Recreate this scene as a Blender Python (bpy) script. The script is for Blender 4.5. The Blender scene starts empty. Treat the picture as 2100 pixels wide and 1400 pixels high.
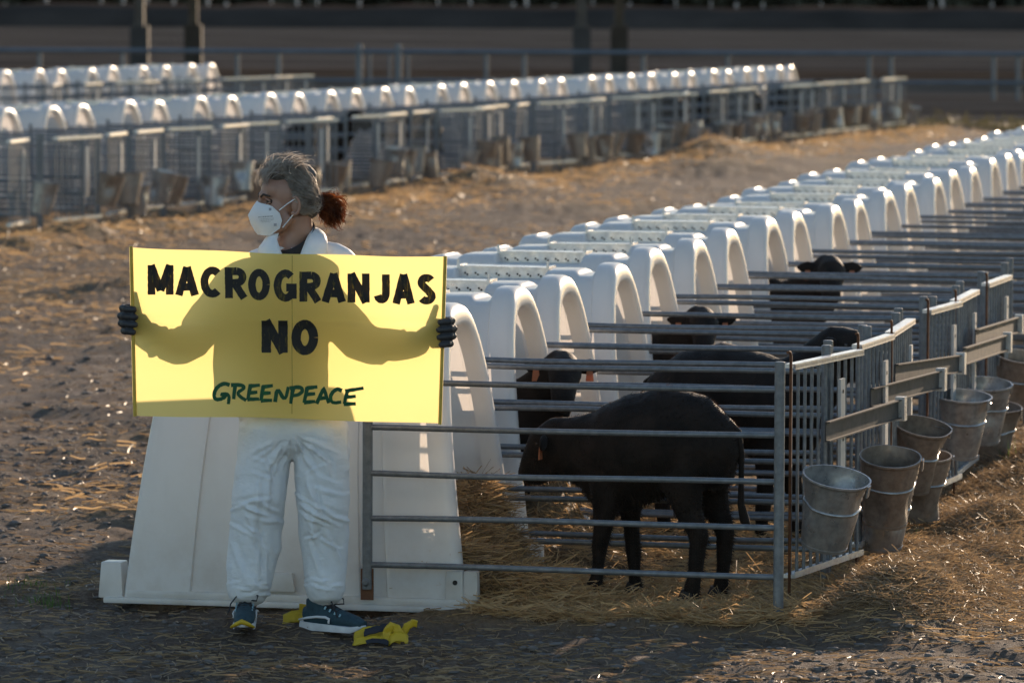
import bpy, bmesh, math, random
import numpy as np
from mathutils import Vector, Matrix, Euler, noise as mnoise

SC = bpy.context.scene
COL = SC.collection
RAD = math.radians
R = random.Random(7)
NR = np.random.default_rng(11)

# ------------------------------------------------------------------ camera
F, RW, RH, CAMH, ROLL = 11000.0, 2100.0, 1400.0, 2.34, 0.004
PITCH = math.atan(700.0 / F)
camd = bpy.data.cameras.new('camera')
cam = bpy.data.objects.new('camera', camd)
COL.objects.link(cam)
CAMROT = Matrix.Rotation(math.pi / 2 - PITCH, 3, 'X') @ Matrix.Rotation(ROLL, 3, 'Z')
cam.matrix_world = Matrix.Translation((0, 0, CAMH)) @ CAMROT.to_4x4()
camd.sensor_width = 36.0
camd.lens = 36.0 * F / RW
camd.clip_start = 0.5
camd.clip_end = 6000
camd.dof.use_dof = True
camd.dof.focus_distance = 19.8
camd.dof.aperture_fstop = 6.6
camd.dof.aperture_blades = 0
SC.camera = cam

# ------------------------------------------------------------------ light
SUN_AZ, SUN_EL = RAD(21.0), RAD(12.0)          # azimuth to the right of +Y
world = bpy.data.worlds.new('World')
SC.world = world
world.use_nodes = True
wn = world.node_tree
wn.nodes.clear()
wo = wn.nodes.new('ShaderNodeOutputWorld')
wb = wn.nodes.new('ShaderNodeBackground')
sky = wn.nodes.new('ShaderNodeTexSky')
sky.sky_type = 'NISHITA'
sky.sun_disc = False
sky.sun_elevation = SUN_EL
sky.sun_rotation = SUN_AZ
sky.air_density = 1.0
sky.dust_density = .3
sky.ozone_density = 1.5
wb.inputs['Strength'].default_value = 0.14
wn.links.new(sky.outputs[0], wb.inputs[0])
wn.links.new(wb.outputs[0], wo.inputs[0])
sund = bpy.data.lights.new('sun', 'SUN')
sund.energy = 5.0
sund.angle = RAD(0.53)
sund.color = (1.0, 0.76, 0.54)
sun = bpy.data.objects.new('sun', sund)
COL.objects.link(sun)
sdir = Vector((math.sin(SUN_AZ) * math.cos(SUN_EL), math.cos(SUN_AZ) * math.cos(SUN_EL), math.sin(SUN_EL)))
sun.rotation_euler = sdir.to_track_quat('Z', 'Y').to_euler()
sun.location = sdir * 60
SC.view_settings.view_transform = 'Standard'
SC.view_settings.look = 'None'
SC.view_settings.exposure = 0.6
SC.view_settings.gamma = 1.0
SC.render.engine = 'CYCLES'
SC.cycles.use_denoising = True
SC.cycles.max_bounces = 8
SC.cycles.transparent_max_bounces = 8
SC.cycles.sample_clamp_indirect = 6.0


def at(px, py, D):
    """World point at distance D (along +Y) seen at photo pixel px,py."""
    d = CAMROT @ Vector(((px - RW / 2) / F, -(py - RH / 2) / F, -1.0))
    return Vector((0, 0, CAMH)) + d * (D / d.y)


# ------------------------------------------------------------------ helpers
def tag(o, label=None, cat=None, group=None, kind=None):
    if label: o['label'] = label
    if cat: o['category'] = cat
    if group: o['group'] = group
    if kind: o['kind'] = kind
    return o


def empty(name, loc=(0, 0, 0), rz=0.0):
    o = bpy.data.objects.new(name, None)
    COL.objects.link(o)
    o.location = loc
    o.rotation_euler = (0, 0, rz)
    o.empty_display_size = 0.1
    return o


def link(name, me, parent=None, loc=None, rot=None):
    o = bpy.data.objects.new(name, me)
    COL.objects.link(o)
    if parent: o.parent = parent
    if loc is not None: o.location = loc
    if rot is not None: o.rotation_euler = rot
    return o


def copy_tree(o, parent=None):
    c = o.copy()
    COL.objects.link(c)
    c.parent = parent
    for ch in list(o.children):
        copy_tree(ch, c)
    return c


UNITS = ['', 'first', 'second', 'third', 'fourth', 'fifth', 'sixth', 'seventh', 'eighth', 'ninth', 'tenth', 'eleventh',
         'twelfth', 'thirteenth', 'fourteenth', 'fifteenth', 'sixteenth', 'seventeenth', 'eighteenth', 'nineteenth']


def ordinal(n):
    if n < 20: return UNITS[n]
    t, u = divmod(n, 10)
    ten = {2: 'twent', 3: 'thirt', 4: 'fort', 5: 'fift'}[t]
    return ten + 'ieth' if u == 0 else ten + 'y-' + UNITS[u]


class MB:
    def __init__(s):
        s.v, s.f, s.m = [], [], []

    def add(s, verts, faces, mi=0):
        b = len(s.v)
        s.v += [tuple(p) for p in verts]
        for f in faces:
            s.f.append(tuple(i + b for i in f))
            s.m.append(mi)

    def box(s, c, size, mi=0, rot=None, taper=1.0):
        hx, hy, hz = size[0] / 2, size[1] / 2, size[2] / 2
        M = rot if rot is not None else Matrix.Identity(3)
        vs = []
        for z in (-1, 1):
            t = taper if z > 0 else 1.0
            for x, y in ((-1, -1), (1, -1), (1, 1), (-1, 1)):
                vs.append(Vector(c) + M @ Vector((x * hx * t, y * hy * t, z * hz)))
        s.add(vs, [(0, 3, 2, 1), (4, 5, 6, 7), (0, 1, 5, 4), (1, 2, 6, 5), (2, 3, 7, 6), (3, 0, 4, 7)], mi)

    def tube(s, pts, rad, n=8, mi=0, caps=True, flat=None):
        """Swept tube; rad scalar / list / list of (ra, rb); flat = preferred side vector."""
        pts = [Vector(p) for p in pts]
        k = len(pts)
        if not isinstance(rad, (list, tuple)): rad = [rad] * k
        side = Vector(flat) if flat is not None else None
        rings = []
        prev = None
        for i, p in enumerate(pts):
            t = (pts[min(i + 1, k - 1)] - pts[max(i - 1, 0)]).normalized()
            if prev is None:
                a = side if side is not None else (Vector((0, 0, 1)) if abs(t.z) < .9 else Vector((1, 0, 0)))
            else:
                a = side if side is not None else prev
            x = (a - t * a.dot(t)).normalized()
            prev = x
            y = t.cross(x)
            r = rad[i]
            ra, rb = r if isinstance(r, (list, tuple)) else (r, r)
            rings.append([p + x * (ra * math.cos(2 * math.pi * j / n)) + y * (rb * math.sin(2 * math.pi * j / n)) for j in range(n)])
        vs = [q for r in rings for q in r]
        fs = []
        for i in range(k - 1):
            for j in range(n):
                a, b = i * n + j, i * n + (j + 1) % n
                fs.append((a, b, b + n, a + n))
        if caps:
            fs.append(tuple(range(n - 1, -1, -1)))
            fs.append(tuple((k - 1) * n + j for j in range(n)))
        s.add(vs, fs, mi)

    def lathe(s, prof, n=24, mi=0, M=None, warp=None):
        """prof: list of (r, z)."""
        vs, fs = [], []
        for r, z in prof:
            for j in range(n):
                a = 2 * math.pi * j / n
                p = Vector((r * math.cos(a), r * math.sin(a), z))
                if warp: p = warp(p, a)
                vs.append(M @ p if M is not None else p)
        for i in range(len(prof) - 1):
            for j in range(n):
                a, b = i * n + j, i * n + (j + 1) % n
                fs.append((a, b, b + n, a + n))
        s.add(vs, fs, mi)

    def ball(s, c, r, nu=12, nv=8, mi=0, M=None):
        if not isinstance(r, (list, tuple)): r = (r, r, r)
        vs, fs = [], []
        for i in range(nv + 1):
            th = math.pi * i / nv
            for j in range(nu):
                ph = 2 * math.pi * j / nu
                p = Vector((r[0] * math.sin(th) * math.cos(ph), r[1] * math.sin(th) * math.sin(ph), r[2] * math.cos(th)))
                if M is not None: p = M @ p
                vs.append(Vector(c) + p)
        for i in range(nv):
            for j in range(nu):
                a, b = i * nu + j, i * nu + (j + 1) % nu
                fs.append((a, a + nu, b + nu, b))
        s.add(vs, fs, mi)

    def mesh(s, name, mats, smooth=True, angle=None):
        me = bpy.data.meshes.new(name)
        me.from_pydata(s.v, [], s.f)
        for m in (mats if isinstance(mats, (list, tuple)) else [mats]): me.materials.append(m)
        me.polygons.foreach_set('material_index', s.m)
        if smooth: me.polygons.foreach_set('use_smooth', [True] * len(s.f))
        me.update()
        if angle is not None: me.set_sharp_from_angle(angle=RAD(angle))
        return me

    def build(s, name, mats, parent=None, smooth=True, angle=35, loc=None, rot=None):
        return link(name, s.mesh(name, mats, smooth, angle), parent, loc, rot)


def fast_mesh(name, co, quads, mat, smooth=False):
    """co (n,3) array, quads (m,4) index array."""
    me = bpy.data.meshes.new(name)
    co = np.asarray(co, dtype=np.float32)
    quads = np.asarray(quads, dtype=np.int32)
    k = quads.shape[1]
    me.vertices.add(len(co)); me.vertices.foreach_set('co', co.ravel())
    me.loops.add(quads.size); me.loops.foreach_set('vertex_index', quads.ravel())
    me.polygons.add(len(quads))
    me.polygons.foreach_set('loop_start', np.arange(0, quads.size, k, dtype=np.int32))
    me.polygons.foreach_set('loop_total', np.full(len(quads), k, dtype=np.int32))
    if smooth: me.polygons.foreach_set('use_smooth', np.ones(len(quads), dtype=bool))
    me.update(calc_edges=True)
    me.materials.append(mat)
    return me


def ribbons(paths, widths, sides=None):
    """paths (n,k,3); ribbons of k points; returns co, quads."""
    n, k, _ = paths.shape
    t = paths[:, -1] - paths[:, 0]
    t /= np.linalg.norm(t, axis=1, keepdims=True) + 1e-9
    if sides is None:
        rnd = NR.normal(size=(n, 3))
        sides = np.cross(t, rnd)
    sides = sides / (np.linalg.norm(sides, axis=1, keepdims=True) + 1e-9)
    w = np.asarray(widths)
    if w.ndim == 1: w = np.repeat(w[:, None], k, axis=1)
    a = paths + sides[:, None, :] * w[:, :, None] * .5
    b = paths - sides[:, None, :] * w[:, :, None] * .5
    co = np.stack([a, b], axis=2).reshape(-1, 3)
    base = (np.arange(n) * 2 * k)[:, None] + (np.arange(k - 1) * 2)[None, :]
    q = np.stack([base, base + 1, base + 3, base + 2], axis=-1).reshape(-1, 4)
    return co, q


# ---- vectorised value noise
def _h(ix, iy):
    n = (ix.astype(np.int64) * 374761393 + iy.astype(np.int64) * 668265263) & 0x7fffffff
    n = ((n ^ (n >> 13)) * 1274126177) & 0x7fffffff
    return ((n ^ (n >> 16)) & 0xffff) / 65535.0


def vnoise(x, y):
    ix, iy = np.floor(x), np.floor(y)
    fx, fy = x - ix, y - iy
    fx, fy = fx * fx * (3 - 2 * fx), fy * fy * (3 - 2 * fy)
    a, b, c, d = _h(ix, iy), _h(ix + 1, iy), _h(ix, iy + 1), _h(ix + 1, iy + 1)
    return (a + (b - a) * fx) * (1 - fy) + (c + (d - c) * fx) * fy


def fbm(x, y, o=4):
    s, a, t = 0, 1, 0
    for i in range(o):
        s = s + a * vnoise(x * 2 ** i + 17 * i, y * 2 ** i - 9 * i); t += a; a *= .55
    return s / t - .5


def sstep(x, a, b):
    t = np.clip((x - a) / (b - a), 0, 1)
    return t * t * (3 - 2 * t)


def remesh(mb, voxel, smooth_it=6, smooth_f=.5, name='tmp'):
    """Union of closed shapes as one continuous mesh (voxel remesh + smooth); returns mesh."""
    me = mb.mesh(name, [], True)
    o = bpy.data.objects.new(name, me)
    COL.objects.link(o)
    m = o.modifiers.new('r', 'REMESH'); m.mode = 'VOXEL'; m.voxel_size = voxel; m.use_smooth_shade = True
    if smooth_it:
        sm = o.modifiers.new('s', 'SMOOTH'); sm.iterations = smooth_it; sm.factor = smooth_f
    dg = bpy.context.evaluated_depsgraph_get()
    out = bpy.data.meshes.new_from_object(o.evaluated_get(dg))
    bpy.data.objects.remove(o)
    bpy.data.meshes.remove(me)
    return out


def get_co(me):
    a = np.empty(len(me.vertices) * 3, dtype=np.float32); me.vertices.foreach_get('co', a); return a.reshape(-1, 3)


def get_no(me):
    a = np.empty(len(me.vertices) * 3, dtype=np.float32); me.vertices.foreach_get('normal', a); return a.reshape(-1, 3)


def set_co(me, co):
    me.vertices.foreach_set('co', np.asarray(co, dtype=np.float32).ravel()); me.update()


# ------------------------------------------------------------------ materials
class Nodes:
    def __init__(s, name):
        s.m = bpy.data.materials.new(name); s.m.use_nodes = True
        s.t = s.m.node_tree; s.t.nodes.clear()
        s.out = s.t.nodes.new('ShaderNodeOutputMaterial')

    def n(s, typ, **kw):
        x = s.t.nodes.new('ShaderNode' + typ)
        for k, v in kw.items(): setattr(x, k, v)
        return x

    def l(s, a, b): s.t.links.new(a, b)

    def noise(s, scale, detail=4, rough=.55, coord='Object', stretch=None):
        tc = s.n('TexCoord'); no = s.n('TexNoise')
        no.inputs['Scale'].default_value = scale; no.inputs['Detail'].default_value = detail; no.inputs['Roughness'].default_value = rough
        src = tc.outputs[coord]
        oi = s.n('ObjectInfo'); ml = s.n('Math', operation='MULTIPLY'); s.l(oi.outputs['Random'], ml.inputs[0]); ml.inputs[1].default_value = 40.0
        ad = s.n('VectorMath', operation='ADD'); s.l(src, ad.inputs[0]); s.l(ml.outputs[0], ad.inputs[1]); src = ad.outputs[0]
        if stretch:
            mp = s.n('Mapping'); mp.inputs['Scale'].default_value = stretch; s.l(src, mp.inputs[0]); src = mp.outputs[0]
        s.l(src, no.inputs['Vector'])
        return no.outputs['Fac']

    def ramp(s, fac, stops):
        r = s.n('ValToRGB')
        while len(r.color_ramp.elements) < len(stops): r.color_ramp.elements.new(.5)
        for e, (p, c) in zip(r.color_ramp.elements, stops):
            e.position = p; e.color = (*c, 1) if len(c) == 3 else c
        s.l(fac, r.inputs[0])
        return r.outputs[0]

    def mix(s, fac, a, b):
        m = s.n('Mix', data_type='RGBA')
        if isinstance(fac, float): m.inputs[0].default_value = fac
        else: s.l(fac, m.inputs[0])
        for v, i in ((a, 6), (b, 7)):
            if isinstance(v, tuple): m.inputs[i].default_value = (*v, 1)
            else: s.l(v, m.inputs[i])
        return m.outputs[2]

    def bump(s, h, strength, dist=.01):
        b = s.n('Bump'); b.inputs['Strength'].default_value = strength; b.inputs['Distance'].default_value = dist
        s.l(h, b.inputs['Height']); return b.outputs[0]

    def pbsdf(s, color, rough=.6, metal=0.0, normal=None, spec=.5):
        p = s.n('BsdfPrincipled')
        if isinstance(color, tuple): p.inputs['Base Color'].default_value = (*color, 1)
        else: s.l(color, p.inputs['Base Color'])
        if isinstance(rough, (int, float)): p.inputs['Roughness'].default_value = rough
        else: s.l(rough, p.inputs['Roughness'])
        p.inputs['Metallic'].default_value = metal
        p.inputs['Specular IOR Level'].default_value = spec
        if normal is not None: s.l(normal, p.inputs['Normal'])
        return p.outputs[0]

    def done(s, sh):
        s.l(sh, s.out.inputs[0]); return s.m

    def trans(s, sh, color, fac, normal=None):
        t = s.n('BsdfTranslucent')
        if isinstance(color, tuple): t.inputs[0].default_value = (*color, 1)
        else: s.l(color, t.inputs[0])
        if normal is not None: s.l(normal, t.inputs['Normal'])
        m = s.n('MixShader')
        if isinstance(fac, float): m.inputs[0].default_value = fac
        else: s.l(fac, m.inputs[0])
        s.l(sh, m.inputs[1]); s.l(t.outputs[0], m.inputs[2])
        return m.outputs[0]


def simple(name, c1, c2, scale=8, rough=.6, metal=0.0, bump=.15, bscale=None, trans=None, tfac=.3, spec=.5, dist=.005, coord='Object'):
    N = Nodes(name)
    col = N.mix(N.ramp(N.noise(scale, coord=coord), [(.3, (0, 0, 0)), (.7, (1, 1, 1))]), c1, c2)
    nb = N.bump(N.noise(bscale or scale * 6, coord=coord), bump, dist) if bump else None
    sh = N.pbsdf(col, rough, metal, nb, spec)
    if trans is not None: sh = N.trans(sh, trans, tfac)
    return N.done(sh)


def m_plastic():
    N = Nodes('white_hutch_plastic')
    grime = N.ramp(N.noise(3.0, 6, .65), [(.44, (0, 0, 0)), (.70, (1, 1, 1))])
    streak = N.ramp(N.noise(9.0, 5, .6, stretch=(1, 1, .12)), [(.52, (0, 0, 0)), (.8, (1, 1, 1))])
    tc = N.n('TexCoord'); sx = N.n('SeparateXYZ'); N.l(tc.outputs['Object'], sx.inputs[0])
    low = N.n('MapRange'); N.l(sx.outputs[2], low.inputs[0])
    low.inputs[1].default_value = .02; low.inputs[2].default_value = .38; low.inputs[3].default_value = .85; low.inputs[4].default_value = .16
    f1 = N.n('Math', operation='MULTIPLY'); N.l(grime, f1.inputs[0]); N.l(low.outputs[0], f1.inputs[1])
    c = N.mix(f1.outputs[0], (.80, .80, .79), (.45, .39, .33))
    f2 = N.n('Math', operation='MULTIPLY'); N.l(streak, f2.inputs[0]); f2.inputs[1].default_value = .14
    c = N.mix(f2.outputs[0], c, (.42, .41, .41))
    # peppered scuffs
    sp = N.ramp(N.noise(60, 3, .7), [(.70, (0, 0, 0)), (.76, (1, 1, 1))])
    f3 = N.n('Math', operation='MULTIPLY'); N.l(sp, f3.inputs[0]); f3.inputs[1].default_value = .10
    c = N.mix(f3.outputs[0], c, (.3, .28, .26))
    oi = N.n('ObjectInfo')
    c = N.mix(N.ramp(oi.outputs['Random'], [(0, (.0, .0, .0)), (1, (.30, .30, .30))]), c, (.62, .58, .52))
    nb = N.bump(N.noise(5, 3), .12, .02)
    sh = N.pbsdf(c, .33, 0, nb, .5)
    return N.done(N.trans(sh, (.88, .83, .78), .30))


def m_galv(name, a, b, rough=.45, metal=.55):
    N = Nodes(name)
    c = N.mix(N.ramp(N.noise(35, 4, .6), [(.35, (0, 0, 0)), (.65, (1, 1, 1))]), a, b)
    c = N.mix(N.ramp(N.noise(7, 5, .7), [(.62, (0, 0, 0)), (.8, (.6, .6, .6))]), c, (.19, .15, .12))
    rg = N.ramp(N.noise(20), [(.3, (rough - .12,) * 3), (.7, (rough + .15,) * 3)])
    nb = N.bump(N.noise(90, 3), .12, .002)
    return N.done(N.pbsdf(c, rg, metal, nb))


def m_ground():
    N = Nodes('gravel_dirt')
    big = N.noise(.55, 5, .6); mid = N.noise(4.5, 6, .65); fine = N.noise(38, 5, .7)
    c = N.mix(N.ramp(mid, [(.35, (0, 0, 0)), (.65, (1, 1, 1))]), (.064, .045, .033), (.145, .106, .080))
    c = N.mix(N.ramp(big, [(.42, (0, 0, 0)), (.62, (1, 1, 1))]), c, (.17, .129, .101))
    c = N.mix(N.ramp(fine, [(.45, (0, 0, 0)), (.75, (1, 1, 1))]), c, (.25, .197, .155))
    at_ = N.n('Attribute', attribute_name='straw')
    stc = N.mix(N.ramp(N.noise(55, 5, .7, stretch=(1, .35, 1)), [(.3, (0, 0, 0)), (.7, (1, 1, 1))]), (.12, .075, .038), (.40, .27, .14))
    f = N.n('Math', operation='MULTIPLY'); N.l(at_.outputs['Fac'], f.inputs[0])
    N.l(N.ramp(N.noise(9, 5, .7), [(.30, (.25, .25, .25)), (.62, (1, 1, 1))]), f.inputs[1])
    c = N.mix(f.outputs[0], c, stc)
    an = N.n('Attribute', attribute_name='manure')
    c = N.mix(an.outputs['Fac'], c, N.mix(N.ramp(N.noise(.25, 5, .6, stretch=(.3, 1, 1)), [(.35, (0, 0, 0)), (.65, (1, 1, 1))]), (.070, .052, .040), (.26, .19, .145)))
    rg = N.ramp(mid, [(.35, (.55, .55, .55)), (.7, (.92, .92, .92))])
    b1 = N.bump(fine, .8, .03)
    bb = N.n('Bump'); bb.inputs['Strength'].default_value = .8; bb.inputs['Distance'].default_value = .012
    N.l(N.noise(140, 3, .6), bb.inputs['Height']); N.l(b1, bb.inputs['Normal'])
    df = N.n('BsdfDiffuse'); N.l(c, df.inputs[0]); df.inputs[1].default_value = .8; N.l(bb.outputs[0], df.inputs['Normal'])
    pb = N.pbsdf(c, rg, 0, bb.outputs[0], .03)
    mx = N.n('MixShader'); N.l(an.outputs['Fac'], mx.inputs[0]); N.l(pb, mx.inputs[1]); N.l(df.outputs[0], mx.inputs[2])
    return N.done(mx.outputs[0])


def m_straw(name, a, b, tf=.4):
    N = Nodes(name)
    oi = N.noise(14, 3, .6)
    c = N.mix(N.ramp(oi, [(.3, (0, 0, 0)), (.7, (1, 1, 1))]), a, b)
    sh = N.pbsdf(c, .5, 0, None, .25)
    return N.done(N.trans(sh, c, tf))


def m_banner():
    N = Nodes('yellow_banner_cloth')
    w = N.noise(400, 2, .5, stretch=(.15, 1, 1)); w2 = N.noise(2.2, 3)
    c = N.mix(N.ramp(w2, [(.3, (0, 0, 0)), (.7, (1, 1, 1))]), (.92, .63, .14), (.93, .66, .16))
    nb = N.bump(w, .12, .001)
    sh = N.pbsdf(c, .7, 0, nb, .25)
    return N.done(N.trans(sh, (1.0, .83, .36), .52))


def m_paint(name, dark, thin):
    """Brush paint: streaky, thinner streaks let the yellow through."""
    N = Nodes(name)
    s = N.noise(55, 6, .7, stretch=(1, 1, .22))
    c = N.mix(N.ramp(s, [(.56, (0, 0, 0)), (.72, (1, 1, 1))]), dark, thin)
    sh = N.pbsdf(c, .55, 0, None, .3)
    return N.done(N.trans(sh, thin, N.ramp(s, [(.56, (.03, .03, .03)), (.74, (.5, .5, .5))])))


def m_tyvek():
    N = Nodes('white_coverall_fabric')
    c = N.mix(N.ramp(N.noise(6, 5), [(.35, (0, 0, 0)), (.7, (1, 1, 1))]), (.86, .865, .87), (.80, .81, .82))
    n1 = N.noise(16, 5, .6, stretch=(1, 1, 1.6))
    b1 = N.bump(n1, .30, .03)
    b2 = N.n('Bump'); b2.inputs['Strength'].default_value = .22; b2.inputs['Distance'].default_value = .006
    N.l(N.noise(60, 4, .6), b2.inputs['Height']); N.l(b1, b2.inputs['Normal'])
    sh = N.pbsdf(c, .55, 0, b2.outputs[0], .3)
    return N.done(N.trans(sh, (.85, .84, .82), .16))


def m_fur():
    N = Nodes('black_calf_coat')
    c = N.mix(N.ramp(N.noise(9, 5), [(.35, (0, 0, 0)), (.7, (1, 1, 1))]), (.010, .0075, .006), (.026, .018, .014))
    nb = N.bump(N.noise(120, 3, stretch=(.4, 1, 1)), .4, .006)
    p = N.n('BsdfPrincipled')
    N.l(c, p.inputs['Base Color']); p.inputs['Roughness'].default_value = .75; p.inputs['Specular IOR Level'].default_value = .18
    p.inputs['Sheen Weight'].default_value = .06; p.inputs['Sheen Roughness'].default_value = .4
    N.l(nb, p.inputs['Normal'])
    return N.done(p.outputs[0])


M = {}
M['plastic'] = m_plastic()
M['galv'] = m_galv('galvanised_steel', (.135, .142, .15), (.20, .208, .217), .5, .35)
M['galv2'] = m_galv('galvanised_bucket_steel', (.28, .275, .27), (.42, .41, .40), .36, .6)
M['galv3'] = m_galv('rust_stained_bucket_steel', (.23, .18, .145), (.33, .27, .22), .45, .5)
M['bright'] = m_galv('pale_sunlit_galvanised_steel', (.50, .49, .48), (.66, .65, .63), .38, .55)  # paler steel; sun glints on the gate rails put into its colour
M['dull'] = simple('dull_weathered_steel', (.055, .053, .05), (.095, .09, .086), 18, .75, 0, .1, spec=.15)
M['rust'] = simple('rusty_iron', (.10, .045, .025), (.20, .09, .045), 30, .85, .2, .4)
M['hole'] = simple('dark_hole', (.02, .02, .02), (.04, .035, .03), 30, .8, 0, 0)
M['lath'] = simple('pale_plastic_lath', (.42, .41, .39), (.55, .54, .52), 14, .5, 0, .1, trans=(.6, .56, .5), tfac=.12)
M['ground'] = m_ground()
M['straw'] = m_straw('dry_straw', (.44, .275, .13), (.64, .44, .23))
M['straw_dark'] = m_straw('trodden_straw', (.22, .148, .083), (.40, .28, .165), .32)
M['pebble'] = simple('gravel_stone', (.055, .046, .04), (.19, .16, .14), 11, .8, 0, .3, 60, coord='Generated')
M['grass'] = m_straw('green_grass', (.07, .13, .025), (.13, .21, .05), .45)
M['weed'] = m_straw('dry_weeds', (.07, .065, .03), (.16, .135, .07), .35)
M['banner'] = m_banner()
M['black_paint'] = m_paint('black_letter_paint', (.012, .011, .011), (.20, .155, .02))
M['green_paint'] = m_paint('green_letter_paint', (.006, .075, .030), (.03, .20, .05))
M['pole'] = simple('yellow_banner_stick', (.42, .27, .03), (.55, .38, .05), 30, .5, 0, .1)
M['tyvek'] = m_tyvek()
M['glove'] = simple('black_glove_leather', (.017, .017, .019), (.036, .036, .04), 30, .6, 0, .4, 160, dist=.003)
M['skin'] = simple('skin', (.30, .165, .115), (.36, .205, .15), 18, .5, 0, .12, 220, dist=.001)
M['shirt'] = simple('dark_shirt', (.02, .018, .02), (.03, .028, .03), 20, .9, 0, .2)
M['mask'] = simple('white_mask_cloth', (.80, .82, .85), (.84, .86, .88), 30, .65, 0, .1, 300, trans=(.8, .8, .82), tfac=.15, dist=.001)
M['mask_ink'] = simple('grey_mask_print', (.30, .31, .34), (.36, .37, .40), 30, .8, 0, 0)
M['hair'] = m_straw('grey_hair', (.20, .172, .15), (.58, .52, .46), .42)
M['hair_shade'] = simple('shaded_hair_mass', (.05, .041, .035), (.12, .10, .088), 60, .7, 0, .6, 160)  # colour lowered to stand for shadow gaps between the strands
M['auburn'] = m_straw('auburn_hair', (.028, .010, .006), (.24, .070, .020), .5)
M['eye'] = simple('eye', (.03, .02, .015), (.04, .03, .02), 10, .15, 0, 0)
M['brow'] = simple('eyebrow', (.04, .03, .025), (.06, .045, .035), 80, .8, 0, .3)
M['shoe'] = simple('dark_teal_shoe_mesh', (.012, .034, .048), (.022, .058, .074), 60, .75, 0, .4, 260, dist=.003)
M['shoe_dark'] = simple('black_shoe_tongue', (.010, .010, .013), (.02, .02, .024), 60, .8, 0, .2)
M['sole'] = simple('white_shoe_sole', (.52, .52, .53), (.68, .68, .69), 25, .6, 0, .1)
M['cyan'] = simple('pale_blue_eyelet', (.25, .42, .50), (.32, .5, .58), 25, .5, 0, 0)
M['yellow'] = simple('yellow_crumpled_cloth', (.60, .40, .02), (.70, .48, .03), 14, .5, 0, .2, trans=(.7, .5, .04), tfac=.2)
M['blackcloth'] = simple('black_cloth_patch', (.015, .016, .022), (.03, .03, .04), 20, .8, 0, .2)
M['fur'] = m_fur()
M['furhair'] = simple('calf_hair', (.012, .009, .007), (.030, .020, .015), 40, .5, 0, 0, trans=(.09, .045, .022), tfac=.25, spec=.3)
M['hoof'] = simple('calf_hoof', (.02, .016, .013), (.04, .03, .025), 30, .7, 0, .2)
M['tag'] = simple('orange_ear_tag', (.42, .15, .07), (.50, .19, .09), 20, .6, 0, 0, trans=(.6, .22, .1), tfac=.3)
M['fence'] = simple('blue_grey_rail_paint', (.09, .115, .14), (.13, .155, .18), 2, .5, .3, .1)
M['column'] = simple('shed_column_steel', (.07, .06, .052), (.11, .095, .08), 3, .6, .2, .1)
M['concrete'] = simple('dark_concrete', (.035, .033, .032), (.055, .052, .05), 2, .85, 0, .2)
M['roof'] = simple('shed_roof_sheet', (.25, .25, .25), (.32, .32, .31), 1, .6, 0, 0)
M['bank_surface'] = simple('dark_bank_surface', (.040, .033, .028), (.075, .06, .05), .12, 1.0, 0, .2, 2, spec=0)
M['leaf'] = simple('far_tree_foliage', (.035, .035, .022), (.065, .06, .038), .4, .8, 0, 0)
M['bark'] = simple('bark', (.06, .045, .035), (.1, .08, .06), 2, .9, 0, .2)
M['pale'] = simple('pale_far_post', (.30, .29, .28), (.42, .41, .40), 1, .6, 0, 0)

# ------------------------------------------------------------------ layout of the rows
PHI = RAD(13.0)                       # pens run to the right and a little toward the viewer
AX = Vector((math.cos(PHI), -math.sin(PHI), 0))
VX = Vector((math.sin(PHI), math.cos(PHI), 0))
HW, HH, HL = .465, 1.16, 1.37                # hutch half width, height, base length
T1 = [0, 1.28, 2.24, 3.54, 4.51, 5.82, 6.79, 8.22, 9.19, 10.7, 11.83, 13.27, 14.24, 15.78, 16.75, 17.98, 19.33, 20.59]
while len(T1) < 34: T1.append(T1[-1] + (1.05 if len(T1) % 2 == 0 else 1.42))
B1 = .1965
ROW1 = [Vector((-.070 + B1 * t, 20.86 + t, 0)) for t in T1]
T2 = [-5.2, -3.95, -2.5, -1.25, 0, 1.42, 2.37, 3.89, 4.9, 6.42, 7.61, 9.12, 10.26, 11.66, 12.73, 14.06, 15.2, 16.79, 17.85, 19.27, 20.54, 22.09, 23.22, 25.06, 26.09,
      27.55, 28.87, 30.47, 31.6, 33.23, 34.39, 35.71, 36.86, 38.44, 39.40]
ROW2 = [Vector((-5.503 + .13 + .2686 * t, 58.40 + t, 0)) for t in T2]
T3 = [-1.2, 0, 1.45, 2.43, 3.84, 4.81, 6.27, 7.41, 8.71, 9.78]
ROW3 = [Vector((-8.326 + .13 + .2891 * t, 88.18 + t, 0)) for t in T3]
PHI2 = RAD(16.5)
G1A = Vector((1.055, 20.47, 0)); G1D = Vector((.21, 1, 0)).normalized()
G2A = Vector((-4.596, 53.69, 0)); G2D = Vector((.261, 1, 0)).normalized()
G3A = Vector((-6.963, 87.82, 0)); G3D = Vector((.315, 1, 0)).normalized()


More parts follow.
